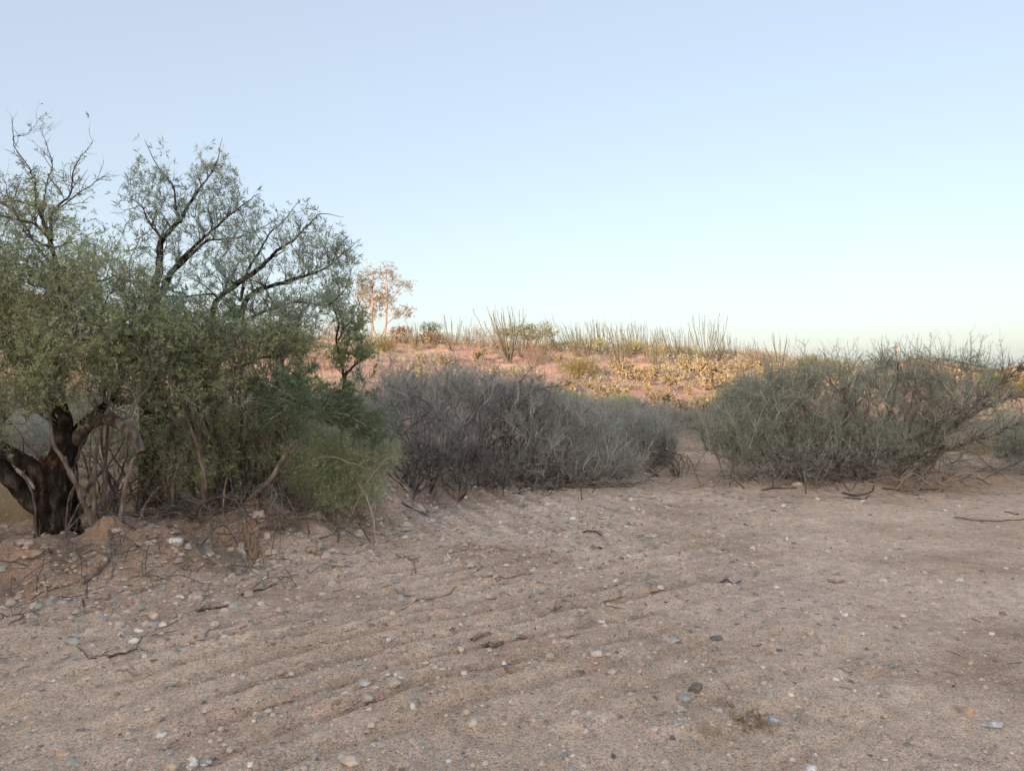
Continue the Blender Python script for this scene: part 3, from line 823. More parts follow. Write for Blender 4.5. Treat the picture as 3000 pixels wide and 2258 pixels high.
for l, r, m in [
    ([(452, 1185, 7.6), (450, 1154, 7.6), (448, 1070, 7.6), (433, 970, 7.55), (423, 944, 7.5), (393, 914, 7.5), (362, 880, 7.5), (340, 855, 7.5)], [0.036, 0.034, 0.033, 0.030, 0.032, 0.028, 0.024, 0.02], 'bark_grey'),
    ([(432, 955, 7.55), (440, 887, 7.6), (450, 830, 7.6), (455, 770, 7.7)], [0.026, 0.022, 0.018, 0.012], 'bark_grey'),
    ([(480, 1165, 7.7), (515, 1110, 7.6), (547, 1067, 7.5), (590, 1020, 7.4), (618, 980, 7.4), (643, 944, 7.3)], [0.034, 0.036, 0.030, 0.026, 0.02, 0.012], 'bark_grey'),
    ([(258, 1160, 7.7), (257, 1130, 7.7), (273, 1037, 7.7), (285, 1000, 7.7), (297, 984, 7.7)], [0.03, 0.028, 0.025, 0.022, 0.016], 'bark_grey'),
    ([(212, 1190, 7.6), (200, 1150, 7.6), (177, 1087, 7.55), (147, 1014, 7.5), (118, 960, 7.5), (106, 900, 7.5), (100, 847, 7.5)], [0.032, 0.029, 0.025, 0.022, 0.019, 0.016, 0.011], 'bark_grey'),
    ([(230, 1170, 7.8), (205, 1090, 7.8), (160, 1040, 7.8), (140, 985, 7.8)], [0.026, 0.024, 0.02, 0.016], 'bark_grey'),
    ([(205, 1160, 7.7), (200, 1060, 7.8), (207, 950, 7.9), (206, 880, 7.9)], [0.022, 0.02, 0.016, 0.012], 'bark_grey'),
    ([(420, 1080, 8.4), (410, 1000, 8.4), (418, 940, 8.4), (400, 850, 8.3)], [0.03, 0.028, 0.024, 0.02], 'wood_dark'),
    ([(480, 1150, 7.4), (484, 1090, 7.4), (490, 1040, 7.4), (492, 1030, 7.4)], [0.014, 0.012, 0.007, 0.003], 'wood_pale'),
]:
    if l[0][0] < 320: l = [(a, b, c * 0.875) for a, b, c in l]; r = [x * 0.875 for x in r]
    limb(gs, skg, l, r, M[m], 'stem', seed=int(l[0][0]), S=9)

for k in range(16):
    x0 = rng.uniform(150, 470) if k < 9 else rng.uniform(60, 240); lean = rng.normal() * 75; y1 = rng.uniform(860, 960); d = rng.uniform(7.0, 7.7) if k < 9 else rng.uniform(6.4, 7.4)
    m_ = (x0 + lean * 0.4 + rng.normal() * 14, (1170 + y1) / 2, d)
    limb(gs, skg, [(x0, 1175, d), m_, (x0 + lean, y1, d + 0.1)], [0.022 * rng.uniform(0.5, 1.1) * (1 if k < 9 else 0.6), 0.016 * (1 if k < 9 else 0.55), 0.005], M['bark_grey'] if (k % 2 and k < 9) else M['wood_dark'], 'stem', K=16, S=7, wig=0.05)

# bright green bush in front of the grey thicket
bright, skb, _, _ = bush('green_bush', 'bright yellow-green fine-leaved bush drooping onto the dirt beside the mesquite', 'bush', [on_ray(640, 1085, 8.6), on_ray(700, 1085, 8.7), on_ray(590, 1100, 8.5)],
     [(690, 1000, 8.1, 60, 50, 0.5, 0.8), (770, 1020, 8.2, 60, 45, 0.5, 1.0), (720, 1070, 8.0, 75, 28, 0.4, 0.9), (630, 1010, 8.3, 70, 50, 0.5, 0.6), (822, 985, 8.3, 45, 30, 0.4, 0.4), (750, 945, 8.4, 80, 26, 0.4, 0.45), (560, 980, 8.4, 60, 60, 0.4, 0.35), (800, 1050, 8.0, 40, 25, 0.3, 0.3)],
     12, 0.016, [50, 220, 800], [0.008, 0.005, 0.0035], dict(n=6000, lo=0.05, hi=0.24, spread=1.0, r=0.0032), dict(n=42000, lo=0.014, hi=0.036, asp=0.28, clump=4),
     M['bark_grey'], M['twig_green'], M['leaf_lime'])
for l in ([(760, 1110, 7.7), (790, 1040, 7.7), (830, 990, 7.7), (862, 978, 7.7)], [(818, 1180, 7.3), (808, 1120, 7.4), (790, 1060, 7.6), (770, 1040, 7.7)], [(640, 1010, 7.8), (700, 985, 7.8), (760, 1000, 7.8), (830, 1020, 7.8)]):
    P, R = smooth_line(pts_of(l), [0.007, 0.006, 0.005, 0.002], 20, 0.03)
    A, B = sprout(P, R, 30, 0.04, 0.14, 1.0, 0.1, 3, 0.003)
    put('dead_shoot', [tubes(P, R, 4), tubes(A, B, 3)], M['twig_tan'], bright)

# small dark green mesquite sapling against the hill
sap = empty('mesquite_sapling', tuple(gnd(on_ray(737, 1010, 10.0), 0)), 'small dark green mesquite sapling, its forked top standing against the lit slope', 'sapling')
sks = Skel()
for l, r in [([(737, 1020, 10.0), (735, 940, 10.0), (738, 870, 10.0), (744, 830, 10.0), (750, 800, 10.0)], [0.035, 0.03, 0.026, 0.024, 0.02]),
             ([(744, 830, 10.0), (735, 775, 10.0), (728, 735, 10.0), (735, 700, 10.0), (722, 665, 10.0), (728, 630, 10.0)], [0.02, 0.016, 0.014, 0.011, 0.008, 0.003]),
             ([(746, 810, 10.0), (770, 785, 10.0), (790, 768, 10.0), (812, 760, 10.0)], [0.018, 0.015, 0.011, 0.004]),
             ([(730, 735, 10.0), (748, 705, 10.0), (768, 680, 10.0), (778, 650, 10.0)], [0.012, 0.009, 0.007, 0.003])]:
    limb(sap, sks, l, r, M['bark_black'], 'trunk' if r[0] > 0.03 else 'limb')
foliage(sap, sks, [(790, 762, 10.0, 28, 14, 0.25, 1.3), (735, 765, 10.0, 22, 30, 0.2, 0.5), (760, 690, 10.0, 34, 34, 0.25, 0.8), (725, 650, 10.0, 34, 34, 0.25, 0.6), (745, 610, 9.5, 40, 30, 0.3, 0.5), (770, 725, 10, 30, 20, 0.2, 0.4)],
        [20, 70, 200], [0.008, 0.005, 0.004], [5, 4, 4], dict(n=900, lo=0.04, hi=0.13, spread=0.9, r=0.003), dict(n=6500, lo=0.02, hi=0.05, asp=0.28, clump=4),
        M['twig_dark'], M['leaf_green'])

# ------------------------------------------------------------------ grey thicket in the middle
mid = [
    ('grey twiggy thicket, leafless, beside the bright green bush, its bent dark stems showing', (0.5, 'twig_grey'),
     [(880, 1048), (930, 1050), (985, 1052), (1040, 1050)], [(930, 900, 12.6, 120, 90, 1.0, 1.3), (1020, 900, 12.6, 120, 110, 1.0, 1.3), (900, 830, 12.8, 90, 60, 0.8, 0.6), (820, 850, 12.6, 80, 70, 0.8, 0.7), (1000, 1000, 12.3, 150, 35, 0.7, 0.7), (1060, 830, 12.8, 60, 55, 0.6, 0.35), (860, 950, 12.2, 90, 90, 0.7, 0.6)], 26, 'wood_dark', 6500, 2500),
    ('grey-green thorn thicket in the middle, drooping right, with long dark limbs lying low', (0.6, 'twig_grey'),
     [(1060, 1050), (1120, 1053), (1180, 1055)], [(1130, 910, 12.7, 120, 90, 1.0, 1.3), (1230, 930, 12.8, 110, 70, 1.0, 1.2), (1200, 1005, 12.3, 150, 40, 0.8, 1.0), (1300, 1000, 12.3, 90, 35, 0.6, 0.7), (1110, 860, 12.8, 90, 50, 0.7, 0.6)], 24, 'wood_dark', 6500, 8000),
    ('pale grey brush with green patches at the mouth of the gap, dark hollow under it', (0.7, 'twig_grey'),
     [(1330, 1030), (1400, 1028), (1460, 1030)], [(1310, 935, 14.5, 80, 55, 1.0, 1.0), (1385, 940, 14.8, 70, 48, 0.9, 1.1), (1425, 965, 15.0, 38, 40, 0.6, 0.5), (1330, 990, 14.2, 60, 30, 0.6, 0.6)], 18, 'wood_dark', 5200, 12000),
]
for i, (lab, (_, tm), bs, blobs, ns, sm, nt_, nl) in enumerate(mid):
    bb = bases_at(bs)
    root, sk, T, TR_ = bush('thorn_bush', lab, 'bush', bb, blobs, ns + 10, 0.017, [140, 650, 2400], [0.010, 0.008, 0.0065],
         dict(n=int(nt_ * 1.3), lo=0.08, hi=0.32, spread=1.0, r=0.0090, fine=1.6), dict(n=int(nl * 0.65), lo=0.02, hi=0.045, asp=0.35, clump=3), M[sm], M[tm], M['leaf_greygreen'],
         spines=dict(n=nt_, lo=0.03, hi=0.10, r=0.0065), wig=0.12, pale=[1500, 1500, 900][i])
    if i == 0:
        spiky_shoots(root, sk, [on_ray(1130, 800, 12.4), on_ray(1092, 850, 12.4), on_ray(1150, 790, 12.5), on_ray(1180, 810, 12.5), on_ray(905, 770, 12.6), on_ray(840, 760, 12.6)], M['twig_dark'], 0.009)
        for l, r in [([(905, 1046, 11.8), (1000, 1000, 11.8), (1080, 950, 11.9), (1150, 900, 12.0)], [0.03, 0.025, 0.018, 0.006]), ([(1045, 1000, 12.0), (1060, 930, 12.0), (1100, 860, 12.0), (1150, 790, 12.2)], [0.016, 0.013, 0.010, 0.004]), ([(1060, 940, 12.0), (1110, 880, 12.0), (1160, 845, 12.2), (1230, 830, 12.2)], [0.012, 0.010, 0.008, 0.003]),
                     ([(930, 1048, 11.9), (990, 1000, 11.9), (1040, 960, 11.9), (1060, 930, 11.9)], [0.045, 0.036, 0.028, 0.018]), ([(1000, 1052, 12.0), (1020, 1020, 12.0), (1030, 960, 12.0)], [0.05, 0.04, 0.02])]:
            P, R = smooth_line(pts_of(l), r, 20, 0.04)
            A, B = sprout(P, R, 40, 0.08, 0.35, 1.0, 0.1, 4, 0.006)
            put('limb', [tubes(P, R, 7), tubes(A, B, 3)], M['wood_dark'], root)
    if i == 1:
        for l, r in [([(1048, 1050, 11.8), (1100, 1030, 11.7), (1150, 1008, 11.6), (1200, 998, 11.6), (1260, 975, 11.6)], [0.035, 0.03, 0.022, 0.014, 0.004]),
                     ([(1100, 1056, 11.8), (1180, 1045, 11.7), (1260, 1050, 11.7), (1330, 1060, 11.7)], [0.04, 0.034, 0.024, 0.006]),
                     ([(1120, 1052, 12.0), (1220, 1030, 11.9), (1300, 1046, 11.8), (1370, 1062, 11.8)], [0.035, 0.03, 0.02, 0.005]),
                     ([(1150, 1050, 12.2), (1240, 1042, 12.0), (1290, 1056, 11.9)], [0.05, 0.04, 0.02]),
                     ([(1060, 1053, 11.7), (1090, 1046, 11.6), (1130, 1042, 11.6)], [0.03, 0.024, 0.01])]:
            P, R = smooth_line(pts_of(l), r, 20, 0.04)
            g = terrain(P[..., 0], P[..., 1]); P[..., 2] = np.maximum(P[..., 2], g + R)
            A, B = sprout(P, R, 50, 0.08, 0.4, 1.0, 0.1, 4, 0.006)
            put('limb', [tubes(P, R, 7), tubes(A, B, 3)], M['bark_grey'], root)

# ------------------------------------------------------------------ big thorn bush at the right
RB = bases_at([(1700, 1046), (1760, 1050), (1800, 1052), (1850, 1052), (1905, 1048), (1960, 1046)])
for b in RB: b[1] += 0.35
rb, skr, _, _ = bush('thorn_bush', 'broad grey-green thorn bush on the right with spiky leaders standing above its crown', 'bush', RB,
     [(1625, 905, 13.0, 85, 80, 1.0, 1.0), (1700, 880, 12.9, 110, 90, 1.1, 1.3), (1820, 870, 12.8, 120, 95, 1.2, 1.6), (1950, 870, 12.8, 120, 95, 1.2, 1.6), (2050, 880, 12.9, 90, 95, 1.1, 1.0), (1840, 960, 12.4, 200, 50, 0.9, 1.6), (1640, 960, 12.6, 110, 50, 0.8, 0.8), (1980, 800, 13.0, 110, 35, 0.7, 0.5), (1585, 955, 12.8, 50, 60, 0.7, 0.4), (1640, 845, 12.9, 80, 45, 0.8, 0.6), (2090, 830, 12.9, 90, 60, 0.8, 0.7), (1860, 810, 12.9, 200, 40, 0.9, 0.8)],
     40, 0.026, [200, 1000, 3800], [0.014, 0.009, 0.007], dict(n=21000, lo=0.08, hi=0.30, spread=1.1, r=0.0092, fine=1.4), dict(n=40000, lo=0.016, hi=0.040, asp=0.36, clump=3),
     M['wood_dark'], M['twig_green'], M['leaf_greygreen'], spines=dict(n=20000, lo=0.03, hi=0.10, r=0.007), wig=0.12, pale=3200)
spiky_shoots(rb, skr, [on_ray(a, b, 12.7 + 0.3 * rng.random()) for a, b in [(1738, 730), (1848, 742), (1905, 750), (1960, 722), (1983, 720), (2012, 718), (2050, 745), (2095, 716), (2125, 725), (2145, 735), (2158, 733), (1875, 765), (1802, 745), (1780, 752), (1500, 850), (1530, 790), (1625, 790), (1660, 775), (2180, 760), (2205, 790), (2235, 780), (1700, 770), (1920, 760), (2075, 750), (2110, 760)]], M['twig_green'], 0.0058, (0.03, 0.08), 30)
for l, r in [([(1965, 1046, 12.4), (2010, 990, 12.4), (2050, 940, 12.3), (2085, 900, 12.3), (2130, 880, 12.3), (2185, 862, 12.3), (2230, 850, 12.3)], [0.07, 0.06, 0.05, 0.036, 0.026, 0.018, 0.006]),
             ([(2050, 940, 12.3), (2100, 890, 12.4), (2140, 850, 12.4), (2190, 810, 12.4), (2225, 790, 12.4)], [0.03, 0.024, 0.02, 0.012, 0.004]),
             ([(1990, 1040, 12.0), (2030, 985, 12.0), (2080, 955, 12.0), (2140, 935, 12.0), (2230, 900, 12.0)], [0.028, 0.022, 0.016, 0.01, 0.004]),
             ([(1740, 1048, 12.2), (1760, 1000, 12.2), (1735, 960, 12.3), (1700, 920, 12.3)], [0.05, 0.04, 0.03, 0.014]),
             ([(1810, 1050, 12.2), (1816, 980, 12.2), (1830, 900, 12.3), (1820, 840, 12.4)], [0.055, 0.045, 0.03, 0.012]),
             ([(1930, 1048, 12.2), (1950, 1000, 12.2), (2000, 960, 12.1), (2040, 900, 12.1)], [0.055, 0.05, 0.03, 0.012])]:
    P, R = smooth_line(pts_of(l), r, 26, 0.04)
    A, B = sprout(P, R, 90, 0.10, 0.5, 1.0, 0.25, 5, 0.007, tmin=0.3)
    C, D = sprout(A, B, 600, 0.04, 0.16, 1.2, 0.1, 3, 0.0034)
    put('limb', [tubes(P, R, 7), tubes(A, B, 4)], M['wood_dark'], rb)
    put('limb_twigs', [cones(C, D)], M['twig_green'], rb, 'stuff')

# brush lying at its foot
def brush_pile(name, label, cat, lst, mat, n_main=26, L=(0.4, 1.1), h=0.35, spread=(0.5, 0.35), dirn=None, r=0.008, sub=14):
    c = ground_hit(*lst, 4)
    root = empty(name, tuple(c), label, cat)
    Ps = []
    for k in range(n_main):
        a = rng.random() * 6.28 if dirn is None else dirn + rng.normal() * 0.5
        p = c + np.array([rng.normal() * spread[0], rng.normal() * spread[1], 0])
        ln = L[0] + (L[1] - L[0]) * rng.random()
        q = p + np.array([math.cos(a), math.sin(a) * 0.7, 0]) * ln
        m_ = (p + q) / 2
        p[2] = th(p[0], p[1]) + rng.random() * h * 0.4; q[2] = th(q[0], q[1]) + rng.random() * h * 0.5; m_[2] = max(p[2], q[2]) + rng.random() * h * 0.5
        P, R = smooth_line([p, m_, q], [r, r * 0.8, r * 0.3], 8, 0.08)
        Ps.append((P, R))
    P = np.concatenate([a for a, b in Ps]); R = np.concatenate([b for a, b in Ps])
    A, B = sprout(P, R, n_main * sub, 0.08, 0.35, 0.9, 0.1, 4, r * 0.45)
    C, D = sprout(A, B, n_main * sub * 3, 0.03, 0.12, 1.2, 0.0, 3, r * 0.3)
    for X in (A, C):
        g = terrain(X[..., 0], X[..., 1], False); X[..., 2] = np.maximum(X[..., 2], g + 0.005)
    put('branches', [tubes(P, R, 5)], mat[0], root, 'stuff')
    put('fine_twigs', [tubes(A, B, 3), cones(C, D)], mat[1], root, 'stuff')
    return root
brush_pile('brush_pile', 'heap of dead tan twigs lying on the dirt before the right bush', 'brush pile', (1990, 1062), (M['twig_tan'], M['twig_tan']), 26, (0.4, 1.0), 0.4, (0.35, 0.2), r=0.007)
brush_pile('brush_pile', 'low mat of grey cut brush left of the right bush, beside the gap', 'brush pile', (1690, 1034), (M['wood_dark'], M['twig_pale']), 45, (0.3, 0.8), 0.4, (0.45, 0.25), r=0.010)
brush_pile('brush_pile', 'combed grey twigs bent to the ground at the far right of the right bush', 'brush pile', (2120, 1020), (M['twig_mid'], M['twig_pale']), 40, (0.6, 1.4), 0.3, (0.6, 0.3), dirn=-0.1, r=0.007)
brush_pile('brush_pile', 'dense low fan of grey twigs under the middle thicket, trailing onto the track', 'brush pile', (1210, 1046), (M['wood_dark'], M['twig_pale']), 45, (0.4, 1.1), 0.4, (0.6, 0.3), dirn=0.05, r=0.007)
brush_pile('brush_pile', 'dark tangle of low dead limbs under the left half of the grey thicket', 'brush pile', (980, 1044), (M['wood_dark'], M['twig_mid']), 45, (0.4, 1.1), 0.6, (0.8, 0.25), r=0.008)
brush_pile('brush_pile', 'dark tangle of dead limbs beneath the crown of the right-hand bush', 'brush pile', (1850, 1040), (M['wood_dark'], M['twig_mid']), 55, (0.4, 1.1), 0.6, (1.0, 0.25), r=0.008)
brush_pile('brush_pile', 'tangle of fallen dark sticks under the green shrub beside the old trunk', 'brush pile', (390, 1120), (M['wood_dark'], M['twig_dark']), 42, (0.3, 0.9), 0.3, (0.55, 0.3), r=0.008, sub=7)
brush_pile('brush_pile', 'pale broken roots and sticks heaped at the foot of the slanting stem', 'brush pile', (590, 1110), (M['bark_grey'], M['twig_dark']), 26, (0.3, 0.8), 0.25, (0.45, 0.25), r=0.008, sub=7)
brush_pile('brush_pile', 'thorny dead twigs half buried in the brown berm near the lower left', 'brush pile', (150, 1225), (M['wood_dark'], M['twig_tan']), 24, (0.2, 0.7), 0.12, (0.6, 0.2), r=0.004, sub=8)
brush_pile('brush_pile', 'thin rootlets sticking out of the brown berm below the white rock', 'brush pile', (420, 1235), (M['wood_dark'], M['twig_tan']), 16, (0.2, 0.5), 0.10, (0.5, 0.2), r=0.004, sub=8)

# dark understorey between the trunks
ub = [on_ray(a, 1080, d) for a, d in [(190, 8.6), (260, 8.9), (360, 9.2), (430, 9.0), (520, 9.1), (600, 9.3), (240, 9.6), (470, 9.8)]]
bush('undergrowth_shrub', 'dark tangled half-dead shrub filling the space between the mesquite trunks and stems', 'shrub', ub,
     [(240, 980, 8.8, 110, 90, 0.6, 1.0), (400, 1000, 9.1, 120, 80, 0.6, 1.1), (540, 980, 9.2, 120, 100, 0.6, 1.2), (330, 1060, 8.8, 160, 40, 0.5, 0.8), (560, 1070, 9.0, 120, 40, 0.5, 0.8), (640, 940, 9.3, 80, 80, 0.5, 0.6), (440, 910, 9.2, 100, 60, 0.5, 0.5), (190, 900, 8.8, 60, 60, 0.4, 0.3)],
     34, 0.014, [120, 500, 1500], [0.010, 0.007, 0.005], dict(n=9000, lo=0.07, hi=0.28, spread=1.1, r=0.005), dict(n=26000, lo=0.014, hi=0.034, asp=0.4, clump=3),
     M['wood_dark'], M['twig_dark'], M['leaf_green'])
# grey bushes further back, left and right
far_b = [
    ('dusty grey-green brush behind the old black trunk at the left edge', [(20, 1010), (90, 1010)], [(20, 950, 12.0, 90, 50, 0.8, 1), (110, 930, 12.0, 70, 50, 0.7, 0.8), (-60, 920, 12, 80, 70, 0.7, 0.7)], 12.0, 'twig_grey', 4200, 5000),
    ('leafless purple-grey brush just behind the bright green bush, below the sapling', [(720, 1000), (790, 1000)], [(740, 900, 13.5, 110, 60, 0.8, 1), (840, 830, 14.0, 110, 60, 0.9, 1.0), (780, 960, 13.5, 110, 60, 0.8, 0.8), (650, 900, 13.5, 90, 70, 0.8, 0.7)], 13.5, 'twig_grey', 5200, 600),
    ('dim grey brush in the hollow behind the old mesquite trunks', [(200, 1040), (330, 1040), (450, 1040)], [(200, 960, 12.5, 160, 60, 0.8, 1), (420, 940, 12.5, 160, 80, 0.9, 1.2), (560, 900, 13, 110, 80, 0.8, 0.8)], 12.5, 'twig_grey', 5200, 3000),
    ('grey leafless bush at the right edge behind the straw grass', [(2180, 965), (2260, 965)], [(2180, 930, 20.0, 80, 30, 1.0, 1), (2280, 920, 20, 100, 40, 1.0, 1), (2120, 940, 20, 40, 25, 0.7, 0.4)], 20, 'twig_grey', 3800, 600),
    ('spiny dark-limbed bush leaning in from the right edge above the straw grass', [(2212, 1010), (2260, 1010)], [(2190, 960, 13.6, 50, 40, 0.6, 1), (2240, 930, 13.6, 60, 60, 0.7, 1)], 13.6, 'twig_green', 1500, 1500),
    ('thin grey-green shrub between the gap and the right bush, the slope showing through', [(1535, 970), (1570, 970)], [(1535, 915, 18.5, 60, 40, 0.9, 1), (1590, 870, 18.5, 60, 40, 0.8, 0.6)], 18.5, 'twig_green', 2200, 1500),
    ('pale green-grey shrub on the slope foot above the gap', [(1400, 960)], [(1380, 890, 19.5, 90, 25, 0.8, 1), (1300, 880, 19.5, 90, 22, 0.8, 1), (1460, 900, 19.5, 50, 25, 0.8, 0.6)], 19.5, 'twig_grey', 3200, 5000),
    ('rounded grey shrub behind the middle thicket, at the slope foot', [(1130, 950), (1050, 950)], [(1100, 850, 17.5, 110, 40, 0.9, 1), (1200, 870, 17.5, 80, 35, 0.8, 0.7), (980, 830, 17.5, 90, 45, 0.8, 0.8)], 17.5, 'twig_grey', 3800, 2500),
]
for lab, bs, blobs, dep, tm, nt_, nl in far_b:
    bb = []
    for a, b in bs:
        p = on_ray(a, b, dep); p[2] = th(p[0], p[1]); bb.append(p)
    bush('grey_bush', lab, 'bush', bb, blobs, 12, 0.016, [50, 220, 700], [0.010, 0.008, 0.0065],
         dict(n=int(nt_ * 1.1), lo=0.10, hi=0.38, spread=1.0, r=0.0045 * dep / 12.5, fine=2.4), dict(n=nl, lo=0.03, hi=0.06, asp=0.35, clump=3), M['wood_dark'], M[tm], M['leaf_greygreen'], wig=0.12)
# ------------------------------------------------------------------ plants of the sunlit slope
def copy_thing(root, loc, rz, sc, label, group):
    r = root.copy(); COL.objects.link(r)
    r.location = loc; r.rotation_euler = (0, 0, rz); r.scale = (sc,) * 3 if np.isscalar(sc) else sc
    r['label'] = label
    if group: r['group'] = group
    for ch in [o for o in KIDS[root.name]]:
        c = ch.copy(); COL.objects.link(c); c.parent = r
    return r
KIDS = {}

def place(protos, used, v, loc, rz, sc, label, group):
    """the first use moves the first-built one itself, later uses are copies of it and its parts"""
    r = protos[v]
    if v not in used:
        used.add(v)
        r.location = loc; r.rotation_euler = (0, 0, rz); r.scale = (sc,) * 3 if np.isscalar(sc) else sc
        r['label'] = label
        if group: r['group'] = group
        return r
    return copy_thing(r, loc, rz, sc, label, group)

def make_ocotillo(seed, n, lean, openness):
    root = empty('ocotillo', (0, 0, 0), 'x', 'ocotillo'); root.location = (0, 0, 0)
    P, R = [], []
    for k in range(n):
        a = 2 * math.pi * (k + rng.random() * 0.8) / n
        out = openness * (0.15 + 0.95 * rng.random())
        H = 2.2 + 1.9 * rng.random() ** 0.6
        s = np.linspace(0, 1, 10)[:, None]
        d = np.array([math.cos(a), math.sin(a), 0])
        p = d * 0.07 + d * out * H * (s * (1.15 - 0.45 * s)) + np.array([0, 0, 1]) * H * s * (1 - 0.10 * out)
        p = p + np.array([lean, 0, 0]) * H * (s ** 1.2 * (0.6 + 0.8 * rng.random()))
        p[1:] += np.cumsum(rng.normal(size=(9, 3)) * 0.030, 0) * np.array([1, 1, 0.2])
        P.append(p); R.append(np.linspace(0.026, 0.013, 10))
    P = np.array(P); R = np.array(R)
    A, B = sprout(P, R, max(4, n // 2), 0.5, 1.3, 0.45, 0.5, 6, 0.021, tmin=0.3, wig=0.06)
    put('canes', [tubes(P, R, 5), tubes(A, B, 4)], M['cane'], root, 'stuff')
    put('cane_leaves', leaves(P, n * 60, 0.035, 0.08, 0.4, spread=1.3, tmin=0.08), M['leaf_ocotillo'], root, 'stuff', smooth=False)
    KIDS[root.name] = list(root.children)
    return root
OCO = [make_ocotillo(1, 16, -0.05, 0.42), make_ocotillo(2, 26, -0.10, 0.46), make_ocotillo(3, 20, 0.0, 0.58), make_ocotillo(4, 26, -0.16, 0.55), make_ocotillo(5, 14, 0.08, 0.52), make_ocotillo(6, 18, -0.32, 0.42), make_ocotillo(7, 18, -0.06, 0.62), make_ocotillo(8, 24, -0.2, 0.5)]
used_o = set()
oco_list = [  # view x, base y, top y, variant, label
    (897, 757, 693, 1, 'leafy green ocotillo fanning left of the gap in the crest shrubs, beside the rust-coloured bush'),
    (975, 757, 679, 2, 'open vase-shaped ocotillo standing alone against the sky right of the rust-coloured bush'),
    (989, 803, 750, 5, 'short leaning ocotillo low on the slope just under the vase-shaped one'),
    (1011, 747, 701, 1, 'small ocotillo between the vase-shaped ocotillo and the crooked bare tree'),
    (1099, 783, 660, 3, 'tallest ocotillo, its canes reaching highest over the broad green palo verde'),
    (1125, 770, 700, 2, 'ocotillo half hidden before the broad green palo verde'),
    (1161, 779, 715, 4, 'spreading ocotillo with dark base right of the broad green palo verde'),
    (1198, 751, 686, 5, 'thin left-leaning ocotillo on the crest, first right of the palo verde'),
    (1248, 771, 698, 3, 'dense dark ocotillo straight above the round yellow-green shrub'),
    (1292, 757, 693, 1, 'upright bushy ocotillo on the crest beside the dense dark one'),
    (1340, 795, 701, 3, 'big dense ocotillo growing low on the slope right of the yellow-green shrub'),
    (1320, 793, 752, 1, 'small twiggy ocotillo at the foot of the big dense one'),
    (1386, 763, 695, 0, 'narrow ocotillo of straight canes behind the big dense one'),
    (1367, 752, 693, 2, 'faint ocotillo on the skyline behind the big dense one'),
    (1402, 779, 712, 4, 'thin ragged ocotillo between the narrow one and the wide-spreading one'),
    (1454, 785, 701, 3, 'wide-spreading ocotillo with long canes leaning to both sides'),
    (1528, 785, 687, 2, 'tall open ocotillo with one long cane forked to the right'),
    (1587, 779, 722, 0, 'sparse pale ocotillo left of the orange-lit shrubs near the crest end'),
    (1610, 785, 735, 4, 'low knobbly ocotillo just behind the orange-lit shrubs'),
    (1683, 800, 716, 2, 'last bushy vase of pinkish canes at the right end of the crest'),
    (802, 740, 690, 5, 'left-leaning ocotillo under the tall pink-barked tree'),
    (670, 732, 688, 0, 'ocotillo seen through the mesquite limb tips at the left end of the crest'),
    (742, 742, 700, 1, 'small ocotillo hidden behind the sapling on the crest'),
    (1205, 800, 770, 4, 'small ocotillo low on the slope left of the round yellow-green shrub'),
    (1545, 830, 790, 5, 'short ocotillo growing out of the golden cholla clump'),
    (1310, 755, 700, 2, 'ocotillo behind the upright bushy one on the skyline'),
    (1428, 760, 706, 1, 'small green ocotillo behind the wide-spreading one'),
    (1500, 768, 712, 0, 'ocotillo on the skyline between the wide-spreading and the tall open one'),
    (1225, 760, 700, 5, 'left-bending ocotillo crowded against the dense dark one'),
    (1270, 768, 706, 7, 'ocotillo filling the space between the dense dark and the upright bushy one'),
    (1355, 772, 700, 7, 'ocotillo right behind the left shoulder of the big dense one'),
    (1415, 790, 722, 1, 'low bushy ocotillo at the left foot of the wide-spreading one'),
    (1475, 782, 708, 7, 'ocotillo tangled with the right canes of the wide-spreading one'),
    (1560, 782, 716, 1, 'bushy ocotillo right of the tall open one'),
    (1635, 792, 728, 5, 'bent ocotillo between the orange-lit shrubs and the pinkish vase-shaped one'),
    (1175, 768, 708, 0, 'narrow ocotillo between the palo verde and the thin left-leaning one'),
    (940, 752, 706, 0, 'thin ocotillo just left of the vase-shaped one'),
    (1760, 812, 760, 5, 'ocotillo half sunk behind the left shoulder of the right-hand bush'),
]
for i_, (dx, by, ty, v, lab) in enumerate(oco_list):
    if v in (2, 3) and i_ % 2: v += 4
    p = ground_hit(dx, by, 20, 78)
    h = (by - ty) * S_ / F * p[1]
    place(OCO, used_o, v, (p[0], p[1], p[2] - 0.05), (rng.random() - 0.5) * 1.6, (h / 3.9 * rng.uniform(0.9, 1.35), h / 3.9 * 1.1, h / 3.9 * rng.uniform(0.95, 1.1)), lab, 'ocotillos along the slope and crest')

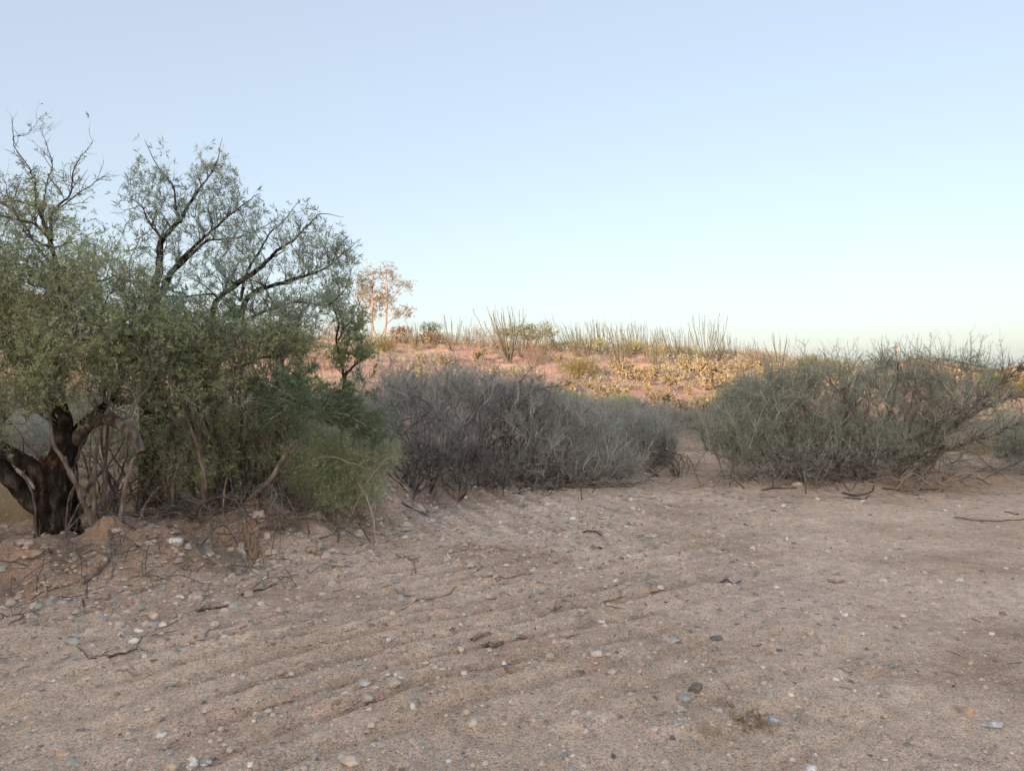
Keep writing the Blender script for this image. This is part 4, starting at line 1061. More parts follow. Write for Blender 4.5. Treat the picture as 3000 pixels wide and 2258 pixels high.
def make_dome(name, cat, rx, h, n_stem, stem_r, n_tw, lo, hi, tr, n_leaf, ll, asp, mT, mL, base_gap=0.25, up=0.4, trunk=0.0, mS=None, flat=1.0):
    root = empty(name, (0, 0, 0), 'x', cat)
    sk = Skel()
    for k in range(n_stem):
        a = 6.283 * (k + rng.random()) / n_stem
        e = rx * (0.3 + 0.55 * rng.random())
        tip = np.array([math.cos(a) * e, math.sin(a) * e, h * (0.55 + 0.35 * rng.random())])
        b = np.array([rng.normal() * 0.05, rng.normal() * 0.05, -0.05])
        P = wiggle(hermite(b[None], np.array([[tip[0] * 0.6, tip[1] * 0.6, tip[2]]]), tip[None], (tip - b)[None] * 0.8, 9), 0.08)
        R = np.linspace(stem_r, stem_r * 0.3, 9)[None]
        sk.add(P[:, 1:], R[:, 1:])
        put('stem', tubes(P, R, 6), mS or mT, root)
    v = norm(rng.normal(size=(int(n_tw / 6), 3))) * (0.15 + 1.0 * rng.random((int(n_tw / 6), 1)) ** 0.6)
    tg = np.stack([v[:, 0] * rx, v[:, 1] * rx, h * base_gap + h * (1 - base_gap) * (0.5 + 0.5 * v[:, 2] * flat)], 1)
    tg[:, 2] = np.maximum(tg[:, 2], 0.02)
    nb = max(8, len(tg) // 6)
    Pa, Ra = grow(sk, tg[:nb], 5, stem_r * 0.4, wig=0.1, up=up)
    Pb, Rb = grow(sk, tg[nb:], 4, stem_r * 0.25, wig=0.1, up=up)
    A, B = sprout(Pb, Rb, n_tw, lo, hi, 0.6, up, 3, tr * 2.2)
    put('twigs', [tubes(Pa, Ra, 3), tubes(Pb, Rb, 3), cones(A, B)], mT, root, 'stuff')
    if n_leaf:
        put('leaves', leaves(A, int(n_leaf * 1.3), ll * 0.9, ll * 1.7, asp, clump=3), mL, root, 'stuff', smooth=False)
    KIDS[root.name] = list(root.children)
    return root
SHR = [
    make_dome('round_shrub', 'shrub', 1.3, 1.35, 14, 0.02, 2600, 0.15, 0.45, 0.007, 3500, 0.06, 0.3, M['leaf_olive'], M['leaf_olive'], 0.12, 0.7),
    make_dome('palo_verde', 'tree', 2.0, 2.9, 7, 0.06, 2600, 0.15, 0.5, 0.007, 4500, 0.06, 0.35, M['leaf_olive'], M['leaf_olive'], 0.42, 0.5, mS=M['bark_grey'], flat=0.9),
    make_dome('leafy_shrub', 'shrub', 0.8, 1.1, 8, 0.02, 1000, 0.15, 0.45, 0.006, 1500, 0.09, 0.5, M['twig_tan'], M['leaf_rust'], 0.02, 0.3),
    make_dome('twiggy_shrub', 'shrub', 1.0, 1.2, 10, 0.02, 2400, 0.12, 0.4, 0.006, 600, 0.05, 0.4, M['dry'], M['leaf_olive'], 0.08, 0.3),
    make_dome('dark_shrub', 'shrub', 1.0, 1.1, 9, 0.02, 1500, 0.12, 0.35, 0.007, 2600, 0.07, 0.4, M['twig_dark'], M['leaf_green'], 0.08, 0.3),
]
used_s = set()
shr_list = [ # view x, base y, top y, half width, variant, label
    (1250, 823, 770, 42, 0, 'round yellow-green shrub in the open on the slope'),
    (1141, 762, 694, 62, 1, 'broad green palo verde on the crest behind the tallest ocotillo'),
    (931, 738, 692, 24, 1, 'small flat-topped tree on the crest above the rust-coloured bush'),
    (929, 742, 718, 26, 2, 'rust-coloured leafy bush on the crest under the small flat-topped tree'),
    (865, 737, 707, 24, 2, 'pinkish leafy shrub on the crest right of the tall pink-barked tree'),
    (1037, 757, 702, 24, 3, 'crooked bare tree with tan twigs between two ocotillos'),
    (1075, 758, 702, 26, 3, 'tan twiggy tree touching the left side of the palo verde'),
    (712, 745, 690, 34, 3, 'golden-brown leafy tree behind the sapling at the crest'),
    (1640, 800, 755, 45, 3, 'orange-lit twiggy shrubs below the crest end'),
    (1750, 805, 765, 40, 0, 'yellow-green shrub on the skyline at the left of the right-hand bush'),
    (1800, 830, 775, 30, 0, 'olive shrub right behind the crown of the right-hand bush'),
    (1370, 764, 735, 26, 4, 'dark green shrub on the skyline behind the big dense ocotillo'),
    (1290, 760, 732, 22, 4, 'dark shrub on the skyline behind the upright bushy ocotillo'),
    (1215, 757, 738, 34, 4, 'low dark flat shrub on the skyline right of the palo verde'),
    (1425, 770, 745, 26, 4, 'dim green shrub on the skyline left of the wide-spreading ocotillo'),
    (1490, 775, 750, 22, 4, 'dark shrub on the crest right of the wide-spreading ocotillo'),
    (1555, 785, 752, 26, 3, 'twiggy shrub behind the tall open ocotillo'),
    (1150, 790, 745, 34, 3, 'tan twiggy shrub among the canes of the spreading dark-based ocotillo'),
    (830, 760, 735, 30, 0, 'low golden shrub on the slope below the tall pink-barked tree'),
    (1180, 870, 830, 60, 0, 'soft yellow-green shrub at the slope foot behind the grey thicket'),
    (1230, 880, 845, 50, 4, 'green shrub at the slope foot under the round yellow-green shrub'),
    (1340, 885, 850, 40, 4, 'dark green shrub low on the slope under the pinkish cholla'),
    (1000, 870, 820, 50, 0, 'yellowish shrub at the slope foot left of the golden prickly pear'),
    (900, 860, 815, 40, 3, 'tan twiggy shrub at the slope foot beside the yellow-green prickly pear'),
    (700, 800, 755, 30, 3, 'bare branching shrub on the lit slope seen under the mesquite limbs'),
    (655, 800, 760, 26, 3, 'bare thin shrub on the orange slope left of the sapling'),
    (1600, 880, 825, 45, 3, 'tan twiggy shrub between the golden chollas and the right-hand bush'),
    (1700, 850, 800, 50, 3, 'dry orange-lit shrub behind the left shoulder of the right-hand bush'),
    (2150, 850, 795, 60, 0, 'yellow-green palo verde low before the house at the right edge'),
    (2230, 860, 790, 60, 0, 'bright yellow-green tree cut by the right edge before the far roof'),
    (60, 700, 620, 60, 2, 'orange-lit tree glimpsed through the old mesquite crown'),
]
for dx, by, ty, hw, v, lab in shr_list:
    p = ground_hit(dx, by, 20, 78)
    k = S_ / F * p[1]
    w = [1.3, 2.0, 0.8, 1.0, 1.0][v]; hh = [1.35, 2.9, 1.1, 1.2, 1.1][v]
    sx = hw * k / w; sz = (by - ty) * k / hh
    place(SHR, used_s, v, (p[0], p[1], p[2] - 0.04), rng.random() * 6, (sx, min(sx, 2.2), sz), lab, None)

# tall pink-barked tree
tp = ground_hit(822, 737, 40, 78)
def at_t(dx, dy, dz=0.0): return on_ray(dx, dy, tp[1] + dz)
tall = empty('eucalyptus_tree', tuple(tp), 'tall thin tree with pink bark and airy rust-tinged leaves on the crest', 'tree')
skt = Skel()
for l, r in [([(818, 740), (810, 700), (806, 660), (800, 620), (792, 590)], [0.09, 0.08, 0.065, 0.05, 0.02]), ([(828, 740), (835, 700), (835, 650), (838, 610), (834, 575), (826, 566)], [0.09, 0.08, 0.065, 0.05, 0.03, 0.015]),
             ([(822, 735), (832, 705), (845, 690), (870, 675), (885, 672)], [0.05, 0.04, 0.035, 0.025, 0.01]), ([(836, 660), (855, 635), (875, 615), (888, 605)], [0.04, 0.03, 0.02, 0.008]), ([(806, 670), (790, 640), (778, 615), (772, 595)], [0.04, 0.03, 0.02, 0.008])]:
    P, R = smooth_line([at_t(a, b, rng.normal() * 0.4) for a, b in l], r, 20, 0.02)
    skt.add(P, R); put('trunk' if r[0] > 0.085 else 'limb', tubes(P, R, 8), M['euc_bark'], tall)
D_ = tp[1]
foliage(tall, skt, [(835, 590, D_, 26, 28, 1.3, 1.0), (868, 615, D_, 24, 24, 1.1, 0.8), (800, 600, D_, 28, 28, 0.9, 1.0), (790, 640, D_, 26, 26, 0.9, 0.9), (830, 645, D_, 30, 26, 0.9, 0.8), (868, 675, D_, 24, 14, 0.7, 0.5), (800, 672, D_, 26, 14, 0.8, 0.5)],
        [60, 300], [0.02, 0.014], [6, 5], dict(n=1500, lo=0.2, hi=0.7, spread=0.8, r=0.010), dict(n=7000, lo=0.09, hi=0.19, asp=0.34, clump=4, droop=0.5), M['twig_tan'], M['leaf_euc'])

# chollas
def make_cholla(n_arm, rx, h, mat):
    root = empty('cholla_cactus', (0, 0, 0), 'x', 'cactus')
    tr = []
    P, R = smooth_line([(0, 0, -0.05), (0.02, 0.0, h * 0.25), (-0.01, 0.02, h * 0.45)], [0.06, 0.05, 0.05], 6)
    put('trunk', tubes(P, R, 7), M['cholla_old'], root)
    sk = Skel(); sk.add(P[:, 3:], R[:, 3:])
    arms = []
    tips = []
    for k in range(n_arm):
        a = 6.283 * (k + rng.random()) / n_arm; e = rx * (0.35 + 0.6 * rng.random())
        tips.append([math.cos(a) * e, math.sin(a) * e, h * (0.5 + 0.35 * rng.random())])
    Pa, Ra = grow(sk, np.array(tips), 6, 0.045, wig=0.08, up=0.6, drop=0.1, tip=0.8)
    put('arms', tubes(Pa, Ra, 6), M['cholla_old'], root, 'stuff')
    n = n_arm * 10
    p0i = rng.integers(0, n_arm, n); kk = rng.integers(2, 6, n)
    p0 = Pa[p0i, kk] + rng.normal(size=(n, 3)) * 0.02
    d = norm(norm(p0 - np.array([0, 0, h * 0.45])) * 0.8 + rng.normal(size=(n, 3)) * 0.55 + np.array([0, 0, 0.35]))
    ln = 0.11 + 0.10 * rng.random((n, 1))
    J = p0[:, None] + d[:, None] * ln[:, None] * np.linspace(0, 1, 6)[None, :, None]
    JR = np.array([0.014, 0.026, 0.031, 0.031, 0.027, 0.010])[None] * (0.8 + 0.5 * rng.random((n, 1)))
    p1 = J[:, -1]; d2 = norm(d + rng.normal(size=(n, 3)) * 0.5)
    J2 = p1[:, None] + d2[:, None] * (ln * 0.8)[:, None] * np.linspace(0, 1, 6)[None, :, None]
    put('joints', [tubes(J, JR, 6), tubes(J2, JR * 0.9, 6)], mat, root, 'stuff')
    put('spines', leaves(np.concatenate([J, J2]), n * 26, 0.04, 0.07, 0.16, spread=1.6, tmin=0), mat, root, 'stuff', smooth=False)
    KIDS[root.name] = list(root.children)
    return root
CHO = [make_cholla(7, 0.42, 0.95, M['cholla']), make_cholla(11, 0.62, 0.85, M['cholla']), make_cholla(5, 0.30, 1.1, M['cholla'])]
used_c = set()
cho = [(1206, 785, 24, 0), (1306, 803, 18, 2), (1338, 820, 44, 1), (1352, 826, 46, 0), (1376, 835, 52, 2), (1400, 818, 30, 1), (1404, 834, 44, 0), (1446, 845, 40, 1), (1474, 800, 40, 2), (1482, 808, 44, 0), (1500, 820, 46, 1),
       (1515, 832, 60, 2), (1535, 838, 62, 0), (1550, 822, 44, 1), (1541, 855, 44, 1), (1396, 858, 36, 2), (1416, 885, 44, 0), (1380, 890, 36, 1), (1435, 880, 40, 1), (1300, 868, 40, 0), (1330, 870, 42, 1), (1290, 866, 30, 2),
       (1660, 800, 24, 0), (1668, 830, 46, 1), (1700, 820, 40, 0), (1720, 835, 34, 2), (1520, 890, 40, 0), (1470, 900, 40, 1), (1490, 870, 40, 2), (1566, 850, 50, 0), (1590, 840, 44, 1), (1620, 850, 50, 2), (1030, 790, 34, 0), (960, 800, 34, 1),
       (905, 800, 30, 0), (1040, 780, 26, 1), (1610, 815, 36, 1), (1580, 812, 30, 0), (1740, 850, 40, 0), (1790, 860, 50, 1), (1840, 850, 40, 0), (1485, 925, 44, 1), (1500, 905, 50, 0), (1462, 935, 36, 2), (1230, 850, 34, 0), (1270, 850, 34, 1), (1160, 840, 34, 0),
       (1425, 808, 26, 0), (1455, 822, 30, 1), (1365, 802, 22, 2), (2120, 870, 40, 0), (1530, 800, 26, 1), (1640, 880, 50, 0), (1570, 900, 50, 1)]
where = ['beside the round yellow-green shrub', 'among the golden chollas on the slope', 'at the slope foot behind the grey thicket', 'near the crest end behind the right-hand bush', 'on the left part of the slope']
for dx, by, hh, v in cho:
    p = ground_hit(dx, by, 20, 78)
    hm = [0.95, 0.85, 1.1][v] * 1.12
    sc = hh * S_ / F * p[1] / hm
    zone = 4 if dx < 1100 else (2 if by > 860 else (0 if dx < 1360 else (1 if dx < 1600 else 3)))
    kind = ['golden bushy cholla ', 'wide low straw-yellow cholla ', 'slender pale cholla '][v]
    place(CHO, used_c, v, (p[0], p[1], p[2] - 0.03), rng.random() * 6, sc * (0.9 + 0.2 * rng.random()), kind + where[zone], 'chollas scattered over the slope')

# prickly pears
def make_pear(n, rx):
    root = empty('prickly_pear', (0, 0, 0), 'x', 'cactus')
    C, Nn, U, Rr = [], [], [], []
    for k in range(n):
        if k < 12 or rng.random() < 0.2:
            a = rng.random() * 6.283; e = rx * rng.random() ** 0.6
            b = np.array([math.cos(a) * e, math.sin(a) * e, 0.0])
            u = norm(np.array([math.cos(a) * 0.5, math.sin(a) * 0.5, 1.0]))
        else:
            j = rng.integers(max(0, len(C) - 22), len(C))
            for _ in range(6):
                if C[j][2] > 0.38: j = rng.integers(0, len(C))
            b = C[j] + U[j] * Rr[j] * 0.95 + rng.normal(size=3) * 0.03
            u = norm(U[j] + rng.normal(size=3) * 0.55 + np.array([0, 0, 0.1]))
        r = 0.095 + 0.03 * rng.random()
        nn = norm(np.cross(u, rng.normal(size=3)))
        C.append(b + u * r); U.append(u); Nn.append(nn); Rr.append(r)
    C, U, Nn, Rr = map(np.array, (C, U, Nn, Rr))
    W = np.cross(U, Nn)
    S = 12; t = np.arange(S) / S * 6.283
    ring = C[:, None] + Rr[:, None, None] * (np.cos(t)[None, :, None] * U[:, None] * 1.15 + np.sin(t)[None, :, None] * W[:, None] * 0.9)
    f1 = C[:, None] + Rr[:, None, None] * 0.75 * (np.cos(t)[None, :, None] * U[:, None] * 1.15 + np.sin(t)[None, :, None] * W[:, None] * 0.9) + 0.011 * Nn[:, None]
    f2 = f1 - 0.022 * Nn[:, None]
    V = np.concatenate([ring, f1, f2, (C + 0.014 * Nn)[:, None], (C - 0.014 * Nn)[:, None]], 1)
    m = 3 * S + 2; i = np.arange(S); j = (i + 1) % S
    q = np.concatenate([np.stack([i, j, S + j, S + i], 1), np.stack([j, i, 2 * S + i, 2 * S + j], 1)])
    tr = np.concatenate([np.stack([S + i, S + j, np.full(S, 3 * S)], 1), np.stack([2 * S + j, 2 * S + i, np.full(S, 3 * S + 1)], 1)])
    for k in range(n):
        me = mesh_data('pad', V[k] , [q, tr], M['pear'], {'rnd': np.full(len(q) + len(tr), rng.random())}, True)
        link('pad', me, root)
    KIDS[root.name] = list(root.children)
    return root
PEA = [make_pear(60, 0.75), make_pear(38, 0.55)]
used_p = set()
for dx, by, hh, v, lab in [
    (1078, 812, 32, 0, 'orange-lit clump of prickly pear pads on the slope left of centre'),
    (892, 815, 36, 0, 'yellow-green prickly pear above the grey brush, left on the slope'),
    (945, 822, 30, 1, 'smaller prickly pear showing between grey twigs right of the yellow-green one'),
    (1418, 808, 32, 0, 'prickly pear clump with pale pads above the golden chollas'),
    (1240, 860, 26, 1, 'small prickly pear at the slope foot under the round yellow-green shrub'),
    (1655, 802, 26, 1, 'yellow prickly pear left of the last vase-shaped ocotillo'),
    (1170, 845, 28, 1, 'pale prickly pear pads showing over the grey thicket'),
    (1555, 868, 36, 0, 'prickly pear among the orange grasses left of the right-hand bush')]:
    p = ground_hit(dx, by, 18, 78)
    place(PEA, used_p, v, (p[0], p[1], p[2]), rng.random() * 6, hh * S_ / F * p[1] / [0.85, 0.75][v], lab, 'prickly pears on the slope')

# low dry shrubs one can tell apart
TUF = [make_dome('low_shrub', 'shrub', 0.6, 0.42, 9, 0.008, 900, 0.06, 0.2, 0.005, 300, 0.04, 0.4, M['dry'], M['leaf_greygreen'], 0.05, 0.2),
       make_dome('low_shrub', 'shrub', 0.7, 0.36, 9, 0.008, 900, 0.06, 0.2, 0.006, 300, 0.05, 0.4, M['shrub_purple'], M['leaf_greygreen'], 0.05, 0.2)]
used_t = set()
for k in range(280):
    y = 21 + 48 * rng.random() ** 0.9; x = (rng.random() * 2 - 1) * (0.70 * y) + 0.02 * y
    if k < 20: x = rng.uniform(0.05, 0.45) * y
    v = int(rng.random() < 0.65)
    place(TUF, used_t, v, (x, y, th(x, y) - 0.02), rng.random() * 6, (0.7 + 0.9 * rng.random()) * (0.7 + y / 60), 'low dry rounded shrub among the grasses of the sunlit slope', 'low dry shrubs on the slope')
# ground cover of the slope: dry tufts nobody could count
def tufts(name, xy, lo, hi, per, asp, mat, spread=0.55, label=None, cat=None, jit=0.09):
    n = len(xy)
    z = terrain(xy[:, 0], xy[:, 1])
    c = np.repeat(np.column_stack([xy, z]), per, 0); m = n * per
    sz = np.repeat((0.6 + 0.8 * rng.random(n)) * np.clip(xy[:, 1] / 32, 1, 2), per)[:, None]
    c[:, :2] += rng.normal(size=(m, 2)) * jit
    a = norm(rng.normal(size=(m, 3)) * spread + np.array([0, 0, 1.0])); a[:, 2] = np.abs(a[:, 2])
    ln = (lo + (hi - lo) * rng.random((m, 1))) * sz
    b = norm(np.cross(a, rng.normal(size=(m, 3)))) * ln * asp
    V = np.stack([c - b * 0.7, c + b * 0.7, c + a * ln], 1).reshape(-1, 3)
    Q = np.arange(m * 3).reshape(m, 3)
    rn = np.repeat(rng.random(n), per) * 0.6 + rng.random(m) * 0.4
    o = link(name, mesh_data(name, V, [Q], mat, {'rnd': rn}), None, 'stuff')
    return tag(o, label, cat)
def slope_xy(n, f=1.0, a=21.0, b=73.0, thr=-0.3, seed=200):
    y = a + (b - a) * rng.random(int(n * 1.8)); x = (rng.random(len(y)) * 2 - 1) * 0.85 * y
    keep = fbm(x * 0.4, y * 0.4, 3, seed) > thr
    return np.column_stack([x, y])[keep][:n]
tufts('dry_ground_cover', slope_xy(8000), 0.07, 0.20, 15, 0.06, M['dry'], 0.8, 'low pinkish dry growth covering the sunlit slope', 'ground cover', 0.14)
tufts('slope_grass', slope_xy(4200, thr=-0.1, seed=230), 0.10, 0.26, 9, 0.04, M['straw'], 0.4, 'pale dry grass between the cactus clumps on the slope', 'grass', 0.10)
xy = np.column_stack([rng.uniform(10.2, 18, 1500), rng.uniform(15.5, 19.5, 1500)])
tufts('straw_grass', xy, 0.15, 0.42, 14, 0.02, M['straw'], 0.35, 'pale straw grass behind the right end of the right-hand bush', 'grass')
xy = np.column_stack([rng.uniform(-7.6, -4.6, 700), rng.uniform(7.7, 10.5, 700)])
tufts('straw_grass', xy, 0.10, 0.34, 12, 0.012, M['straw'], 0.45, 'dry straw-coloured grass behind the old black trunk at the left edge', 'grass')
xy = np.column_stack([rng.uniform(1.5, 7.5, 500), rng.uniform(18.5, 22, 500)])
tufts('straw_grass', xy, 0.08, 0.2, 12, 0.02, M['straw'], 0.45, 'thin dry grass at the slope foot beyond the gap in the brush', 'grass')

# ------------------------------------------------------------------ houses and pole far at the right
def box_mesh(name, x0, x1, y0, y1, z0, z1, mat, parent, rot=None, kind=None, label=None):
    v = np.array([[x, y, z] for z in (z0, z1) for y in (y0, y1) for x in (x0, x1)], float)
    q = np.array([[0, 2, 3, 1], [4, 5, 7, 6], [0, 1, 5, 4], [2, 6, 7, 3], [0, 4, 6, 2], [1, 3, 7, 5]])
    o = link(name, mesh_data(name, v, [q], mat), parent, kind)
    if label: o['label'] = label
    return o
def flat_mat(name, c, noise=3.0, amp=0.15, bump=0.01, rough=0.9):
    m, nt, out = new_mat(name)
    tc = N(nt, 'ShaderNodeTexCoord')
    n = N(nt, 'ShaderNodeTexNoise'); n.inputs['Scale'].default_value = noise; n.inputs['Detail'].default_value = 6
    nt.links.new(tc.outputs['Object'], n.inputs['Vector'])
    r = ramp(nt, [(0.3, tuple(x * (1 - amp) for x in c)), (0.7, tuple(min(1, x * (1 + amp)) for x in c))])
    nt.links.new(n.outputs['Fac'], r.inputs[0])
    b = N(nt, 'ShaderNodeBump'); b.inputs['Distance'].default_value = bump; b.inputs['Strength'].default_value = 0.5
    nt.links.new(n.outputs['Fac'], b.inputs['Height'])
    p = N(nt, 'ShaderNodeBsdfPrincipled'); p.inputs['Roughness'].default_value = rough
    nt.links.new(r.outputs[0], p.inputs['Base Color']); nt.links.new(b.outputs[0], p.inputs['Normal'])
    nt.links.new(p.outputs[0], out.inputs['Surface'])
    return m
M['stucco'] = flat_mat('tan_stucco', (0.46, 0.33, 0.24), 2.5, 0.1)
M['shingle'] = flat_mat('brown_shingle', (0.20, 0.15, 0.13), 1.5, 0.25)
M['trim'] = flat_mat('fascia', (0.27, 0.20, 0.16), 4, 0.1)
M['glass'] = flat_mat('dark_window', (0.04, 0.045, 0.05), 1, 0.1, 0.0, 0.15)
M['pole'] = flat_mat('pole_wood', (0.22, 0.13, 0.08), 9, 0.25)

def roof_slab(name, corners, thick, mat, parent):
    c = np.array(corners, float)
    n = norm(np.cross(c[1] - c[0], c[3] - c[0])); n = n if n[2] > 0 else -n
    v = np.concatenate([c, c - n * thick])
    q = np.array([[0, 1, 2, 3], [7, 6, 5, 4], [0, 4, 5, 1], [1, 5, 6, 2], [2, 6, 7, 3], [3, 7, 4, 0]])
    return link(name, mesh_data(name, v, [q], mat), parent)

def house(loc, rz, W, L, H, rise, label, hip=False):
    """gable end faces local -x ; ridge runs along +x"""
    root = empty('house', loc, label, 'house', rz=rz)
    w = W / 2
    # walls: gable pentagons and side walls with thickness
    for x0, x1 in ((0, 0.25), (L - 0.25, L)):
        prof = np.array([[-w, -0.6], [w, -0.6], [w, H], [0, H + rise - 0.02], [-w, H]])
        v = np.concatenate([np.column_stack([np.full(5, x0), prof]), np.column_stack([np.full(5, x1), prof])])
        pent = [np.array([[0, 1, 2], [0, 2, 4], [2, 3, 4], [7, 6, 5], [9, 7, 5], [9, 8, 7]])]
        sides = np.array([[i, i + 5, (i + 1) % 5 + 5, (i + 1) % 5] for i in range(5)])
        link('gable_wall', mesh_data('gable_wall', v, [sides] + pent, M['stucco']), root)
    box_mesh('side_wall', 0.253, L - 0.253, -w, -w + 0.25, -0.6, H - 0.05, M['stucco'], root)
    box_mesh('side_wall', 0.253, L - 0.253, w - 0.25, w, -0.6, H - 0.05, M['stucco'], root)
    oh = 0.7; sl = rise / w
    for s in (-1, 1):
        roof_slab('roof', [(-oh, 0, H + rise + 0.12), (L + oh, 0, H + rise + 0.12), (L + oh, s * (w + oh), H - oh * sl + 0.12), (-oh, s * (w + oh), H - oh * sl + 0.12)], 0.12, M['shingle'], root)
        f = roof_slab('fascia_board', [(-oh - 0.04, 0.0, H + rise + 0.10), (-oh - 0.003, 0.0, H + rise + 0.10), (-oh - 0.003, s * (w + oh), H - oh * sl + 0.10), (-oh - 0.04, s * (w + oh), H - oh * sl + 0.10)], 0.26, M['trim'], root)
    for y0 in (-w * 0.6, w * 0.25):
        fr = box_mesh('window', -0.06, -0.004, y0, y0 + 1.5, 1.0, 2.2, M['trim'], root)
        box_mesh('pane', -0.08, -0.063, y0 + 0.1, y0 + 1.4, 1.1, 2.1, M['glass'], fr)
    for x0 in (2.0, L * 0.5, L - 4):
        fr = box_mesh('window', x0, x0 + 1.5, -w - 0.06, -w - 0.004, 1.0, 2.2, M['trim'], root)
        box_mesh('pane', x0 + 0.1, x0 + 1.4, -w - 0.08, -w - 0.063, 1.1, 2.1, M['glass'], fr)
    return root
hp = on_ray(1928, 794, 104); hz = th(hp[0], 104)
HZ = CAM_H + (385 - 797 * S_) / F * 104
g0 = HZ - 3.0
# gable centre about view x 1988, ridge runs to the right and away
gc = on_ray(1986, 770, 100)
house((gc[0], 100, g0), math.radians(48), 11.6, 15.0, 3.0, 1.55, 'tan stucco house with low brown gable roof, its orange-lit gable behind the right-hand bush')
hc2 = on_ray(2198, 790, 135)
house((hc2[0], 135, hc2[2] - 4.2), math.radians(35), 10.0, 14.0, 2.9, 1.3, 'far house whose reddish roof just shows at the right edge')
pp = on_ray(1935, 745, 112)
pole = empty('utility_pole', (pp[0], 112, 0.0), rz=0.5, label='reddish wooden utility pole standing left of the house gable', cat='utility pole')
P, R = smooth_line([(pp[0], 112, -0.5), (pp[0], 112, pp[2])], [0.17, 0.12], 4)
put('post', tubes(P, R, 10), M['pole'], pole)
box_mesh('crossarm', -0.30, 0.30, -0.04, 0.04, pp[2] - 0.34, pp[2] - 0.25, M['pole'], pole)
for k in (-0.26, 0.26):
    box_mesh('insulator', k - 0.05, k + 0.05, -0.05, 0.05, pp[2] - 0.247, pp[2] - 0.12, M['trim'], pole)
# ------------------------------------------------------------------ stones
def ico(level):
    t = (1 + 5 ** 0.5) / 2
    v = [(-1, t, 0), (1, t, 0), (-1, -t, 0), (1, -t, 0), (0, -1, t), (0, 1, t), (0, -1, -t), (0, 1, -t), (t, 0, -1), (t, 0, 1), (-t, 0, -1), (-t, 0, 1)]
    f = [(0, 11, 5), (0, 5, 1), (0, 1, 7), (0, 7, 10), (0, 10, 11), (1, 5, 9), (5, 11, 4), (11, 10, 2), (10, 7, 6), (7, 1, 8), (3, 9, 4), (3, 4, 2), (3, 2, 6), (3, 6, 8), (3, 8, 9), (4, 9, 5), (2, 4, 11), (6, 2, 10), (8, 6, 7), (9, 8, 1)]
    v = [np.array(x) / np.linalg.norm(x) for x in v]
    for _ in range(level):
        nf = []; cache = {}
        def mid(a, b):
            k = (min(a, b), max(a, b))
            if k not in cache:
                m = v[a] + v[b]; v.append(m / np.linalg.norm(m)); cache[k] = len(v) - 1
            return cache[k]
        for a, b, c in f:
            ab, bc, ca = mid(a, b), mid(b, c), mid(c, a)
            nf += [(a, ab, ca), (b, bc, ab), (c, ca, bc), (ab, bc, ca)]
        f = nf
    return np.array(v), np.array(f)
IV2, IF2 = ico(2)
IV3, IF3 = ico(3)
def stone_shape(angular=0.5, level=3, planes=9):
    V, Fc = (IV3, IF3) if level == 3 else (IV2, IF2)
    V = V.copy()
    # chop with random planes for facets
    for k in range(planes):
        n = norm(rng.normal(size=3)); d = 0.42 + 0.34 * rng.random() + (1 - angular) * 0.15
        h = V @ n
        V = V - np.maximum(h - d, 0)[:, None] * n[None]
    s = rng.random() * 50
    nz = fbm(V[:, 0] * 1.7 + s, V[:, 1] * 1.7 + V[:, 2] * 1.3 + s, 3, 7)
    V = V * (1 + 0.05 * nz[:, None]); V = V / np.abs(V).max(0)
    return V, Fc
COLS = {'white': (0.82, 0.78, 0.72), 'cream': (0.76, 0.66, 0.53), 'grey': (0.44, 0.40, 0.365), 'dark': (0.25, 0.225, 0.205), 'green': (0.44, 0.44, 0.375), 'blue': (0.47, 0.47, 0.46),
        'pink': (0.68, 0.51, 0.42), 'rust': (0.46, 0.31, 0.23), 'orange': (0.60, 0.41, 0.27), 'brown': (0.40, 0.285, 0.21), 'tan': (0.64, 0.51, 0.385)}
def stone(dx, dy, w, h, depth_r, col, label, flat=None, group=None, ang=0.6, yaw=None, sink=0.3, two=None, name='stone'):
    """w, h: size in view pixels; (dx, dy) its centre"""
    p = ground_hit(dx, dy + h * 0.35, 2.3)
    k = S_ / F * p[1]
    V, Fc = stone_shape(ang, 3 if w > 27 else 2)
    a = w * k / 2
    hz_ = h * k / 2 if flat is None else a * flat
    V = V * np.array([a, a * depth_r, hz_]) * 1.1
    y = rng.normal() * 0.3 if yaw is None else yaw
    c, s = math.cos(y), math.sin(y)
    V = V @ np.array([[c, s, 0], [-s, c, 0], [0, 0, 1]])
    tl = rng.normal() * 0.12
    V = V @ np.array([[math.cos(tl), 0, math.sin(tl)], [0, 1, 0], [-math.sin(tl), 0, math.cos(tl)]])
    base = np.array(COLS[col]); cc = np.tile(base, (len(Fc), 1))
    if two:
        cen = V[Fc].mean(1); m = fbm(cen[:, 0] / a * 1.4, cen[:, 2] / a * 2 + cen[:, 1] / a, 2, int(dx)) > 0.05
        cc[m] = COLS[two]
    cc = cc * (0.9 + 0.2 * rng.random())
    me = mesh_data(name, V, [Fc], M['stone'], {'col': cc}, False)
    o = link(name, me, None)
    o.location = (p[0], p[1], p[2] + hz_ * (1 - 2 * sink) * 0.6)
    tag(o, label, 'stone', group)
    return o
